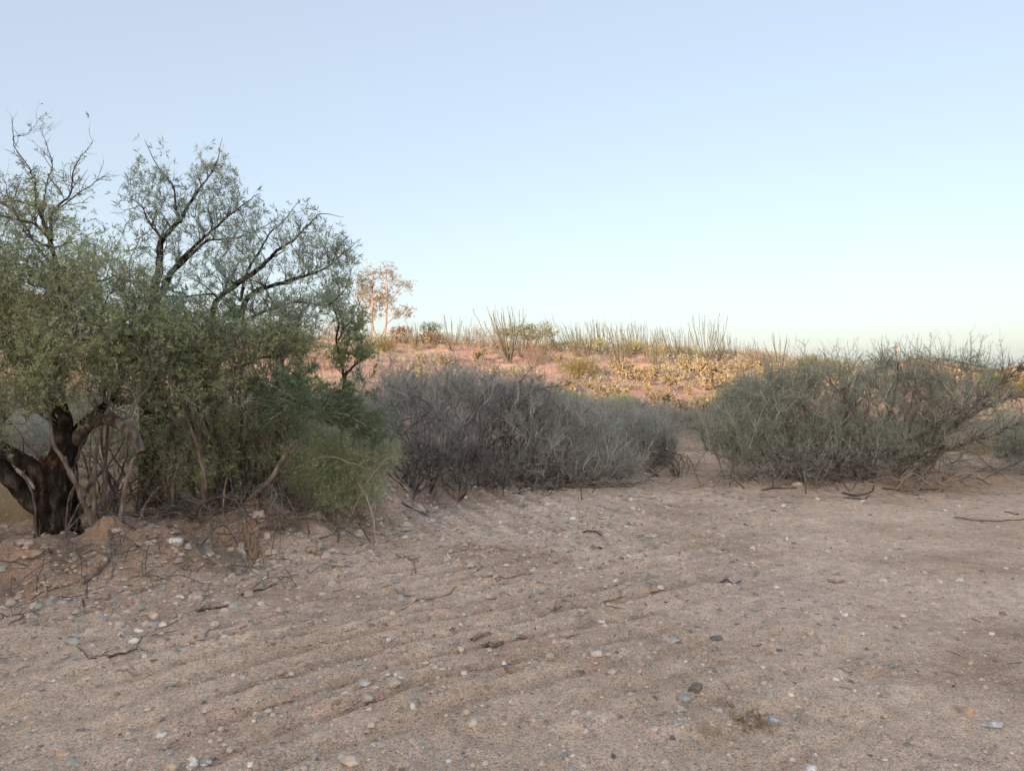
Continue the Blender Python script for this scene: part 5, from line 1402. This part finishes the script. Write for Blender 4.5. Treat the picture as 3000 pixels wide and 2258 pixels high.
ST = [
 # lower left, from the berm down to the bottom edge
 (378, 1168, 34, 20, .8, 'white', 'rough whitish rock on the berm crest beside the dark sticks under the green shrub', 'grey'),
 (522, 1184, 24, 40, .6, 'cream', 'upright pale rock with grey streaks stuck in the brown berm', 'grey'),
 (422, 1287, 29, 22, .9, 'pink', 'smooth pinkish rock alone at the foot of the berm below the upright pale rock', None),
 (487, 1299, 20, 13, .9, 'pink', 'small pinkish stone at the left end of a black stick at the berm foot', None),
 (540, 1305, 16, 15, .9, 'tan', 'squarish tan stone right of the black stick at the berm foot', None),
 (601, 1315, 19, 13, .9, 'pink', 'rounded pink stone where the berm meets the smooth track', None),
 (332, 1328, 32, 20, .8, 'pink', 'largest stone of the pink and tan row at the berm foot', 'tan'),
 (376, 1328, 18, 15, .9, 'brown', 'brown stone right of the largest one in the row at the berm foot', None),
 (350, 1347, 26, 13, .8, 'cream', 'cream slab lying just below the row of stones at the berm foot', None),
 (256, 1344, 25, 13, .8, 'tan', 'rounded tan stone left of the row at the berm foot', None),
 (313, 1345, 25, 16, .9, 'grey', 'grey-tan stone in the middle of the row at the berm foot', 'tan'),
 (299, 1358, 22, 14, .8, 'pink', 'pale pink stone at the lower edge of the row at the berm foot', 'white'),
 (158, 1384, 29, 17, .8, 'green', 'smooth grey-green stone at the left, away from the other rocks', None),
 (288, 1382, 24, 14, .8, 'white', 'white angular stone below the row of pink and tan stones', None),
 (299, 1297, 18, 15, .7, 'orange', 'small orange-tan wedge on the lower berm under a stick', None),
 (240, 1346, 14, 8, .8, 'cream', 'flat cream chip left of the rounded tan stone', None),
 (361, 1475, 40, 13, .45, 'grey', 'long narrow grey stone lying aslant on the track like a log', 'green'),
 (318, 1530, 18, 8, .8, 'pink', 'flat pinkish pebble below the long narrow grey stone', None),
 (439, 1556, 17, 13, .9, 'grey', 'round grey stone left of the bluish-tan one on the lower track', None),
 (411, 1566, 12, 8, .9, 'brown', 'brown pebble touching the round grey stone', None),
 (350, 1583, 24, 16, .8, 'white', 'white-grey broken stone on the lower left track', 'grey'),
 (132, 1624, 32, 18, .8, 'orange', 'flat orange-brown stone near the bottom left corner', 'pink'),
 (152, 1644, 31, 22, .8, 'green', 'dark grey-green rounded stone under the flat orange-brown one', None),
 (370, 1648, 32, 34, .7, 'tan', 'upright tan stone with a flat face at the bottom edge', 'grey'),
 (414, 1648, 24, 34, .8, 'white', 'pale grey block at the bottom edge beside the upright tan stone', 'grey'),
 (443, 1640, 28, 19, .8, 'white', 'white-grey rock leaning on the pale grey block at the bottom edge', 'grey'),
 (497, 1622, 16, 12, .9, 'tan', 'small tan stone right of the white-grey rock at the bottom', None),
 (541, 1650, 14, 16, .9, 'white', 'little white stone at the bottom edge, alone', None),
 (360, 1611, 15, 9, .9, 'grey', 'grey pebble above the pale grey block at the bottom', None),
 (75, 1197, 34, 22, .8, 'brown', 'brown square rock on the berm under the old black trunk', None),
 (62, 1175, 26, 16, .8, 'brown', 'grey-brown rock against the left side of the old black trunk', 'grey'),
 (103, 1183, 30, 16, .8, 'brown', 'flat-topped brown rock at the foot of the old black trunk', None),
 (44, 1172, 22, 18, .8, 'tan', 'leftmost tan rock of those beside the old black trunk', 'grey'),
 (292, 1268, 46, 22, .7, 'brown', 'big brown clod sticking out of the berm face', None),
 (228, 1290, 20, 14, .8, 'brown', 'small brown clod left of the big one in the berm', None),
 (335, 1158, 26, 14, .8, 'brown', 'flat brown rock left of the rough whitish rock on the berm crest', None),
 (555, 1160, 14, 18, .7, 'rust', 'reddish flat stone on the berm near the slanting stem', None),
 (577, 1155, 14, 18, .7, 'pink', 'dusky pink stone beside the reddish one on the berm', None),
 # middle
 (900, 1049, 34, 20, .8, 'grey', 'big grey and pink rock under the left end of the grey thicket', 'pink'),
 (846, 1056, 17, 12, .8, 'pink', 'pinkish rock beside the big grey and pink one at the thicket', None),
 (872, 1141, 36, 8, .6, 'white', 'long flat bluish-white stone on the gravelly rise', 'blue'),
 (1004, 1073, 12, 9, .8, 'white', 'white stone beside the bent root in front of the thicket', None),
 (989, 1138, 18, 8, .8, 'tan', 'tan stone on the gravelly rise right of the long bluish-white one', None),
 (866, 1288, 21, 22, .6, 'blue', 'standing blue-grey triangular stone next to a thin stick', None),
 (712, 1187, 26, 15, .9, 'tan', 'jagged tan lump at the right end of the bleached wood', 'grey'),
 (731, 1216, 26, 12, .8, 'tan', 'tan rock right of the dark grey cobble near the bleached wood', None),
 (716, 1210, 14, 11, .9, 'dark', 'dark grey cobble between the bleached wood and a tan rock', None),
 (802, 1189, 16, 9, .8, 'tan', 'oblong tan stone below the two crossed thin stems', None),
 (773, 1288, 15, 8, .9, 'tan', 'tan pebble left of the standing blue-grey triangular stone', None),
 (1168, 1275, 18, 10, .8, 'white', 'white peaked stone in the middle of the track', None),
 (837, 1380, 20, 9, .7, 'white', 'white wedge on the ridged part of the track', 'blue'),
 (994, 1406, 17, 16, .8, 'cream', 'cream blocky stone left of the short dark stick', None),
 (1287, 1409, 27, 17, .7, 'cream', 'cream striated stone near the centre of the lower track', None),
 (1261, 1416, 13, 14, .8, 'tan', 'small tan stone just left of the cream striated one', None),
 (1285, 1434, 14, 7, .8, 'pink', 'flat pink chip below the cream striated stone', None),
 (787, 1472, 28, 15, .8, 'blue', 'blue-grey stone half sunk in the track, left of the tan flat one', None),
 (851, 1477, 29, 15, .8, 'tan', 'flat tan stone right of the half-sunk blue-grey one', None),
 (865, 1463, 11, 7, .8, 'white', 'white chip above the flat tan stone', None),
 (793, 1512, 28, 16, .8, 'blue', 'blue-grey and tan cobble below the half-sunk blue-grey stone', 'tan'),
 (891, 1524, 25, 27, .8, 'white', 'white-blue upright stone low in the middle', 'grey'),
 (729, 1515, 13, 13, .8, 'rust', 'rust-coloured block left of the blue-grey and tan cobble', None),
 (1008, 1537, 19, 15, .8, 'tan', 'tan rounded lump right of the white-blue upright stone', None),
 (1247, 1535, 28, 14, .7, 'white', 'white-pink oval stone low in the middle of the picture', 'pink'),
 (1108, 1447, 34, 15, .8, 'brown', 'dark brown dirt clod beside a dark crack in the track', None),
 (1162, 1441, 17, 10, .8, 'blue', 'blue-grey stone at the right end of the dark crack', None),
 (1172, 1434, 12, 12, .8, 'tan', 'tan stone on top of the blue-grey one at the dark crack', None),
 (1320, 1450, 26, 11, .8, 'tan', 'smooth tan oval stone right of the dark crack', None),
 (1111, 1377, 15, 16, .8, 'green', 'greenish stone standing on the track above the short dark stick', None),
 (1299, 1341, 20, 8, .7, 'white', 'bluish-white flat stone right of the track centre', 'blue'),
 (1238, 1447, 20, 8, .7, 'blue', 'thin bluish slab left of the smooth tan oval stone', None),
 (1205, 1395, 17, 8, .7, 'green', 'grey-green flat stone, left of a pair above the cream striated stone', None),
 (1224, 1393, 16, 9, .7, 'grey', 'grey flat stone, right of a pair above the cream striated stone', None),
 (855, 1535, 12, 6, .8, 'pink', 'pink chip left of the white-blue upright stone', None),
 (1022, 1560, 22, 20, .9, 'cream', 'cream stone under the tan rounded lump', None),
 (758, 1648, 44, 24, .9, 'pink', 'large pinkish-tan stone cut by the bottom edge', 'tan'),
 (1150, 1552, 24, 10, .8, 'tan', 'faint tan stone left of the white-pink oval one', None),
 # right
 (1504, 1484, 35, 24, .9, 'dark', 'large dark grey rounded rock low on the right of the track', None),
 (1476, 1506, 30, 17, .9, 'green', 'grey-green stone tucked under the large dark grey rock', None),
 (1469, 1531, 29, 18, .8, 'tan', 'tan-grey cobble below the large dark grey rock', 'grey'),
 (1413, 1571, 20, 15, .8, 'pink', 'pink stone left of the dry weed patch', None),
 (1460, 1562, 14, 10, .8, 'blue', 'small blue stone between the pink stone and the dry weed patch', None),
 (1670, 1553, 32, 12, .8, 'blue', 'flat pale blue-grey stone right of the dry weed patch', None),
 (1594, 1522, 18, 10, .8, 'blue', 'blue-grey stone above the dry weed patch', None),
 (1665, 1498, 24, 12, .7, 'grey', 'grey stone with a dark shoulder, left of a white pebble', 'tan'),
 (1708, 1501, 13, 11, .9, 'white', 'white round pebble right of the grey stone with a dark shoulder', None),
 (1804, 1467, 16, 8, .8, 'white', 'whitish flat stone in the open right part of the track', None),
 (1861, 1434, 15, 9, .8, 'grey', 'small bluish-grey stone with a pale top, right of centre on the track', 'blue'),
 (2086, 1531, 44, 24, .5, 'orange', 'orange-brown rock with a grey tip near the right edge', 'grey'),
 (2144, 1565, 56, 15, .4, 'blue', 'long blue-grey rock near the lower right corner', 'white'),
 (1674, 1612, 18, 14, .8, 'grey', 'pale grey pointed stone under the dry weed patch', None),
 (1753, 1656, 24, 15, .8, 'pink', 'pale pink stone at the bottom edge right of centre', 'white'),
 (1749, 1365, 15, 10, .9, 'tan', 'tan stone left of a thin shadowed one, middle right', None),
 (1802, 1359, 14, 8, .8, 'blue', 'bright blue-green chip in the middle right of the track', None),
 (1631, 1315, 18, 8, .7, 'green', 'pale green-grey flat stone above the middle of the track', None),
 (1615, 1328, 17, 11, .8, 'grey', 'grey stone just under the pale green-grey flat one', None),
 (1826, 1327, 18, 9, .7, 'white', 'white wedge-shaped stone in the middle right of the track', None),
 (1786, 1158, 20, 12, .8, 'pink', 'grey-pink block alone on the smooth upper track', 'grey'),
 (1700, 1162, 6, 9, .8, 'white', 'thin white stone left of the grey-pink block on the smooth upper track', None),
 (1455, 1382, 26, 10, .7, 'blue', 'dull blue-grey slab left of the track centre line', None),
 (1550, 1376, 30, 12, .8, 'dark', 'dull purple-grey stone sunk flat in the middle of the track', None),
 (1752, 1364, 14, 9, .9, 'pink', 'pinkish-brown stone touching the tan one, middle right', None),
 (1818, 1465, 8, 5, .8, 'cream', 'cream chip right of the whitish flat stone', None),
 (1718, 1043, 28, 11, .6, 'cream', 'cream block against the foot of the right-hand bush', None),
 (1863, 1080, 13, 6, .8, 'white', 'small white stone in front of the right-hand bush below dark sticks', None),
 (2040, 1101, 22, 6, .6, 'blue', 'pale slate-blue flat stone in the group below the dead tan twigs', 'white'),
 (2066, 1106, 24, 6, .6, 'blue', 'slate-blue slab at the right of the group below the dead tan twigs', None),
 (2069, 1091, 12, 8, .8, 'cream', 'cream stone at the top of the group below the dead tan twigs', None),
 (1362, 1076, 12, 11, .8, 'cream', 'cream stone standing at the right end of the middle thicket', None),
 (1366, 1095, 14, 14, .8, 'cream', 'pale tan lump just below the cream stone at the thicket end', None),
 (1412, 1272, 26, 10, .8, 'rust', 'flat reddish-brown patch of rock in the track left of centre right', None),
]
for dx, dy, w, h, dr, col, lab, two in ST:
    stone(dx, dy, w, h, dr, col, lab, two=two)

# stones that nothing tells apart
BASE = {}
for cname in ('cream', 'grey', 'pink', 'tan', 'green', 'brown'):
    BASE[cname] = []
    for j in range(3):
        V, Fc = stone_shape(0.6, 2)
        V = V * np.array([1, 0.6 + 0.35 * rng.random(), 0.45 + 0.3 * rng.random()])
        BASE[cname].append(mesh_data('small_stone', V, [Fc], M['stone'], {'col': np.tile(np.array(COLS[cname]), (len(Fc), 1))}))
WORD = {'cream': 'pale cream', 'grey': 'grey', 'pink': 'pinkish', 'tan': 'tan', 'green': 'greenish-grey', 'brown': 'brown'}
n_made = 0
while n_made < 240:
    dx = rng.uniform(-60, 2270)
    dy = 1085 + 590 * rng.random() ** 0.9
    if n_made % 3 == 0:                      # more of them on the gravelly rise and at the berm foot
        dx = rng.uniform(850, 1500); dy = rng.uniform(1070, 1300)
    elif n_made % 3 == 1:
        dx = rng.uniform(150, 640); dy = rng.uniform(1180, 1400)
    p = ground_hit(dx, dy, 2.3, 15)
    if p[1] > 14: continue
    cname = rng.choice(['cream', 'grey', 'pink', 'tan', 'green', 'brown'], p=[.22, .18, .2, .2, .1, .1])
    r = (5.5 + 6 * rng.random() ** 2) * S_ / F * p[1] * 0.95
    r = min(r, 0.05)
    o = link('stone', BASE[cname][rng.integers(3)])
    o.location = (p[0], p[1], p[2] + r * 0.12); o.scale = (r, r, r); o.rotation_euler = (rng.normal() * 0.15, rng.normal() * 0.15, rng.random() * 6.28)
    tag(o, f'small {WORD[cname]} stone lying loose on the dirt track', 'stone', f'small {WORD[cname]} stones scattered on the dirt')
    n_made += 1

# gravel: joined
def pcol(n):
    pal = np.array([COLS[k] for k in ('cream', 'grey', 'pink', 'tan', 'tan', 'pink', 'brown', 'green', 'white', 'dark')])
    return pal[rng.choice(10, n, p=[.13, .13, .16, .16, .12, .10, .09, .05, .03, .03])] * (0.7 + 0.5 * rng.random((n, 1)))
def pebbles(name, n, ymin, ymax, rmin, rmax, label, dens=None, power=2.2, simple=False):
    u = rng.random(n)
    y = 1 / (1 / ymin + (1 / ymax - 1 / ymin) * u)
    x = (rng.random(n) * 2 - 1) * (0.72 * y + 0.8)
    if dens is not None:
        k = rng.random(n) < dens(x, y); x, y = x[k], y[k]
    n = len(x)
    z = terrain(x, y)
    r = rmin + (rmax - rmin) * rng.random(n) ** power
    r = r * np.clip(y / 4.5, 0.8, 2.2)
    OV = np.array([(1, 0, 0), (0, 1, 0), (-1, 0, 0), (0, -1, 0), (0, 0, 1), (0.7, 0.7, 0.1), (-0.7, 0.6, 0.2), (-0.7, -0.7, 0.0), (0.6, -0.7, 0.15)], float)
    # low dome: eight rim points, four of them lifted, and a top
    ang = np.arange(7) / 7 * 6.283
    rim = np.stack([np.cos(ang), np.sin(ang), np.zeros(7)], 1)
    top = np.stack([np.cos(ang + 0.4) * 0.55, np.sin(ang + 0.4) * 0.55, np.full(7, 0.75)], 1)
    bv = np.concatenate([rim, top])
    V = bv[None] * (1 + 0.55 * (rng.random((n, 14, 1)) - 0.5))
    V[:, :, 2] *= (0.35 + 0.6 * rng.random((n, 1)))
    V[:, :, 1] *= (0.6 + 0.4 * rng.random((n, 1)))
    a = rng.random(n) * 6.28; c, s = np.cos(a)[:, None], np.sin(a)[:, None]
    X = V[:, :, 0] * c - V[:, :, 1] * s; Y = V[:, :, 0] * s + V[:, :, 1] * c
    V = np.stack([X, Y, V[:, :, 2]], -1) * r[:, None, None]
    V = V + np.stack([x, y, z - r * 0.12], 1)[:, None]
    if simple:
        V = V[:, [0, 1, 3, 4, 6, 10]]
        i = np.arange(5); j = (i + 1) % 5
        Q = (np.stack([i, j, np.full(5, 5)], 1)[None] + (np.arange(n) * 6)[:, None, None]).reshape(-1, 3)
        o = link(name, mesh_data(name, V.reshape(-1, 3), [Q], M['pebble'], {'col': np.repeat(pcol(n), 5, 0)}), None, 'stuff')
        return tag(o, label, 'gravel')
    i = np.arange(7); j = (i + 1) % 7
    q = np.stack([i, j, 7 + j, 7 + i], 1)
    t = np.array([[7, 8, 9], [7, 9, 10], [7, 10, 11], [7, 11, 12], [7, 12, 13]])
    off = (np.arange(n) * 14)[:, None, None]
    Q = (q[None] + off).reshape(-1, 4); T = (t[None] + off).reshape(-1, 3)
    cc = pcol(n)
    col = np.concatenate([np.repeat(cc, 7, 0), np.repeat(cc, 5, 0)])
    o = link(name, mesh_data(name, V.reshape(-1, 3), [Q, T], M['pebble'], {'col': col}), None, 'stuff')
    return tag(o, label, 'gravel')
fur_d = lambda x, y: furrow(x, y)
smooth_right = lambda x, y: 1 - 0.6 * sstep(0.8, 3.5, x - 0.2 * (y - 4))
pebbles('gravel', 60000, 2.7, 13.5, 0.003, 0.010, 'fine loose gravel strewn over the whole dirt track', smooth_right, 1.6, True)
pebbles('gravel', 16000, 2.8, 9.0, 0.004, 0.014, 'dark coarse grit lying in the furrows of the raked dirt', fur_d, 1.8, True)
pebbles('gravel', 8500, 2.8, 13.5, 0.007, 0.026, 'coarser mixed gravel scattered over the dirt track', smooth_right, 2.4)
def rise_d(x, y): return np.exp(-((x - 0.4) / 1.9) ** 2 - ((y - 9.0) / 2.4) ** 2)
pebbles('gravel', 24000, 6.0, 12.8, 0.007, 0.022, 'dense pale gravel on the rise in front of the grey thicket', lambda x, y: rise_d(x, y), 2.2, True)
def berm_d(x, y):
    d = foot_dist(x, y)
    return np.exp(-((d - 0.2) / 0.7) ** 2) * (x < 0.5)
pebbles('gravel', 26000, 4.5, 12.5, 0.006, 0.022, 'lumpy clods and stones along the brown berm', berm_d, 2.0, True)
pebbles('dirt_clods', 5000, 4.5, 12.5, 0.012, 0.045, 'brown clods and half buried stones in the berm', lambda x, y: berm_d(x, y + 0.2), 2.2)

# ------------------------------------------------------------------ sticks and chips
def stick(pts, r0, r1, mat, label, cat='stick', lift=0.4, twigs=0, wig=0.03, name='stick', group=None):
    G = [ground_hit(a, b, 2.3, 16) for a, b in pts]
    P, R = smooth_line(G, np.linspace(r0, r1, len(G)), max(8, len(G) * 5), wig)
    g = terrain(P[..., 0], P[..., 1])
    P[..., 2] = g + R * lift + np.abs(np.sin(np.linspace(0, 5, P.shape[1])))[None] * r0 * 0.8
    geo = [rough_tube(P, R, 7, 0.15, seed=int(pts[0][0]))]
    if twigs:
        A, B = sprout(P, R, twigs, 0.05, 0.2, 1.0, 0.15, 4, r0 * 0.4)
        geo.append(tubes(A, B, 3))
    root_loc = G[0]
    v, f, r = join(geo)
    o = link(name, mesh_data(name, v - root_loc, f, mat, {'rnd': r}, True), None, None, tuple(root_loc))
    return tag(o, label, cat, group)
WD, WP, TT, BG = M['wood_dark'], M['wood_pale'], M['twig_tan'], M['bark_grey']
for a in [
    ([(425, 1322), (450, 1318), (490, 1312)], .012, .008, WD, 'black broken stick lying at the berm foot'),
    ([(520, 1290), (560, 1276), (600, 1262)], .011, .004, WD, 'dark stick at the upper end of the berm foot'),
    ([(235, 1420), (265, 1413), (298, 1407)], .009, .004, WD, 'thin dark stick lying alone on the ridged track at left'),
    ([(165, 1395), (180, 1410), (205, 1420), (235, 1418)], .004, .003, WD, 'curled dark twig left of the thin dark stick'),
    ([(178, 1262), (200, 1240), (228, 1212), (240, 1180), (236, 1150)], .012, .018, BG, 'grey root curving down the brown berm'),
    ([(420, 1380), (445, 1368), (475, 1352)], .008, .004, TT, 'tan twig below the black broken stick'),
    ([(0, 1328), (40, 1328), (75, 1326)], .008, .004, WD, 'dark stick at the left edge on the berm foot'),
    ([(855, 1275), (880, 1288), (905, 1298), (940, 1292), (965, 1286), (985, 1268)], .008, .004, TT, 'forked tan stick beside the standing blue-grey triangular stone'),
    ([(1045, 1398), (1065, 1397), (1088, 1394)], .016, .012, WD, 'short thick dark stick in the middle of the track'),
    ([(1020, 1387), (1040, 1378), (1060, 1372)], .015, .008, WP, 'short bleached wood splinter left of the greenish stone'),
    ([(665, 1192), (680, 1198), (698, 1202)], .030, .022, WP, 'bleached gnarled piece of wood at the end of the berm'),
    ([(1030, 1250), (1060, 1246), (1100, 1250), (1150, 1242)], .010, .005, WP, 'long pale stick on the gravelly rise'),
    ([(1192, 1322), (1212, 1312)], .009, .006, WP, 'straight white splinter right of the white peaked stone'),
    ([(1305, 1300), (1345, 1296)], .008, .006, WP, 'thin pale stick on the track right of the white splinter'),
    ([(1225, 1380), (1250, 1372)], .006, .004, TT, 'tiny tan twig in the middle of the track'),
    ([(965, 1058), (975, 1074), (995, 1076), (998, 1070)], .022, .014, WP, 'bent pale root in front of the grey thicket'),
    ([(1110, 1065), (1125, 1070), (1150, 1082)], .010, .005, WP, 'pale thin stick in front of the low limbs'),
    ([(868, 1086), (890, 1100), (925, 1115)], .012, .006, WD, 'dark crooked stick on the slope left of the gravelly rise'),
    ([(855, 1196), (880, 1205), (905, 1218)], .008, .005, TT, 'tan stick among the litter above the blue-grey stone'),
    ([(880, 1210), (895, 1225), (898, 1240)], .007, .005, TT, 'short upright-looking tan stick among the litter'),
    ([(1065, 1180), (1080, 1186), (1092, 1190)], .016, .008, WP, 'thick pale wood chip in the gravel'),
    ([(1280, 1178), (1300, 1186)], .012, .010, WP, 'pale wood chip right on the gravelly rise'),
    ([(600, 1075), (560, 1140), (540, 1150)], .024, .020, WP, 'pale root leaning down to the berm under the green shrub'),
    ([(530, 1160), (580, 1145), (640, 1130), (670, 1115)], .024, .014, WP, 'long pale root lying along the berm crest under the bright bush'),
    ([(1645, 1059), (1680, 1056), (1722, 1055)], .016, .010, WD, 'dark straight stick left of the dark tangle before the right bush'),
    ([(1820, 1065), (1850, 1072), (1880, 1062), (1888, 1050)], .018, .010, WD, 'black twisted stick in front of the right-hand bush'),
    ([(1822, 1075), (1860, 1078), (1880, 1070)], .012, .006, WD, 'thin black stick below the twisted one'),
    ([(1905, 1055), (1960, 1060), (2030, 1056)], .010, .006, WD, 'long dark twig lying along the foot of the right-hand bush'),
    ([(2100, 1123), (2150, 1126), (2240, 1120)], .008, .006, WD, 'long thin stick lying at the right edge'),
    ([(2060, 1118), (2080, 1120), (2100, 1125)], .007, .005, WD, 'short dark twig left of the long thin stick'),
    ([(1555, 1260), (1570, 1255), (1585, 1262), (1600, 1256)], .010, .005, WD, 'small black twist of wood on the upper track'),
    ([(2170, 1105), (2200, 1112)], .008, .006, WD, 'little dark twig at the right edge above the long thin stick'),
    ([(1790, 1256), (1825, 1258)], .016, .010, WP, 'pale wood chip on the right of the track'),
    ([(1260, 1150), (1280, 1148), (1300, 1158)], .010, .006, WD, 'dark chip on the gravelly rise near the track'),
    ([(430, 1140), (418, 1150), (440, 1190)][:2], .02, .016, WP, 'pale broken stub standing on the berm'),
    ([(15, 1215), (60, 1218), (110, 1208)], .010, .004, TT, 'pale crooked twig below the rocks beside the old trunk'),
    ([(170, 1205), (230, 1196), (300, 1180), (345, 1172)], .012, .007, TT, 'pale forked branch lying on the berm below the old trunk'),
]:
    stick(*a, twigs=3 if a[1] < .012 else 0)
# standing split stump and pale cut stub
def upright(pts, radii, mat, label, cat, name):
    P, R = smooth_line(pts_of(pts), radii, 20, 0.01)
    v, f, r = rough_tube(P, R, 9, 0.2, seed=3)
    o0 = P[0, 0]
    return tag(link(name, mesh_data(name, v - o0, [f], mat, {'rnd': r}, True), None, None, tuple(o0)), label, cat)
upright([(438, 1172, 7.3), (432, 1150, 7.3), (424, 1132, 7.3)], [0.026, 0.024, 0.012], M['wood_pale'], 'pale split stub leaning on the berm in front of the green shrub', 'stub', 'stub')
upright([(2035, 1050, 11.6), (2040, 1035, 11.6), (2045, 1015, 11.6)], [0.035, 0.032, 0.040], M['wood_pale'], 'pale sawn stub sticking up at the right foot of the right-hand bush', 'stub', 'stub')
upright([(808, 1180, 7.4), (805, 1140, 7.4), (812, 1105, 7.5), (806, 1080, 7.6)], [0.006, 0.006, 0.005, 0.003], M['wood_pale'], 'thin pale stem standing in front of the bright green bush', 'stem', 'dead_stem')
upright([(800, 1170, 7.3), (775, 1130, 7.5), (745, 1090, 7.8)], [0.007, 0.006, 0.004], M['bark_red'], 'dark reddish stem slanting in front of the bright green bush', 'stem', 'dead_stem')

# litter of twigs and chips
def litter(name, n, dens, label, lo=0.02, hi=0.12, r=0.0022, mat=None, ymin=4.0, ymax=14.0):
    u = rng.random(n * 3); y = 1 / (1 / ymin + (1 / ymax - 1 / ymin) * u); x = (rng.random(n * 3) * 2 - 1) * (0.72 * y + 0.5)
    k = rng.random(n * 3) < dens(x, y); x, y = x[k][:n], y[k][:n]
    n = len(x)
    a = rng.random(n) * 6.28; ln = lo + (hi - lo) * rng.random(n) ** 2
    t = np.linspace(-0.5, 0.5, 4)
    X = x[:, None] + np.cos(a)[:, None] * ln[:, None] * t; Y = y[:, None] + np.sin(a)[:, None] * ln[:, None] * t
    X += rng.normal(size=X.shape) * ln[:, None] * 0.05; Y += rng.normal(size=X.shape) * ln[:, None] * 0.05
    R = (r * (0.5 + rng.random(n)))[:, None] * np.array([0.8, 1, 0.9, 0.5])[None]
    Z = terrain(X, Y) + R * 0.7
    v, f, rn = tubes(np.stack([X, Y, Z], -1), R, 4)
    return tag(link(name, mesh_data(name, v, [f], mat, {'rnd': rn}), None, 'stuff'), label, 'litter')
def d_berm(x, y):
    d = foot_dist(x, y)
    return np.exp(-((d - 0.5) / 0.9) ** 2) * (x < 3.5)
def d_mid(x, y): return 0.8 * np.exp(-((x + 0.2) / 2.0) ** 2 - ((y - 8.2) / 2.2) ** 2) + 0.05
def d_right(x, y): return np.exp(-((y - 11.4 - 0.1 * (x - 6)) / 0.8) ** 2) * (x > 1.5)
litter('twig_litter', 2600, d_berm, 'broken twigs littering the brown berm', 0.04, 0.28, 0.0035, M['twig_tan'])
litter('twig_litter', 1500, d_berm, 'dark broken twigs littering the brown berm', 0.04, 0.30, 0.004, M['twig_dark'])
litter('wood_chips', 2600, d_mid, 'pale wood chips and twigs on the gravelly rise', 0.02, 0.13, 0.0042, M['twig_tan'])
litter('wood_chips', 900, d_mid, 'dark chips and twigs on the gravelly rise', 0.02, 0.09, 0.003, M['twig_dark'])
litter('twig_litter', 1100, d_right, 'dark twigs littering the dirt before the right-hand bush', 0.04, 0.30, 0.0035, M['twig_dark'], 8)
# dry weed patch
wc = ground_hit(1628, 1560, 2.3)
xy = wc[:2] + rng.normal(size=(60, 2)) * np.array([0.07, 0.055])
tufts('dry_weeds', xy, 0.012, 0.035, 12, 0.05, leaf_mat('brown_weed', (0.16, 0.11, 0.05), (0.38, 0.29, 0.15), 0.1), 1.2, 'flat patch of dry brown weeds low on the right of the track', 'weeds', 0.012)
wc = ground_hit(1545, 1597, 2.3)
xy = wc[:2] + rng.normal(size=(14, 2)) * np.array([0.05, 0.035])
tufts('dry_weeds', xy, 0.03, 0.07, 3, 0.07, M['straw'], 2.0, 'few pale dry straws left of the pale grey pointed stone', 'weeds', 0.012)
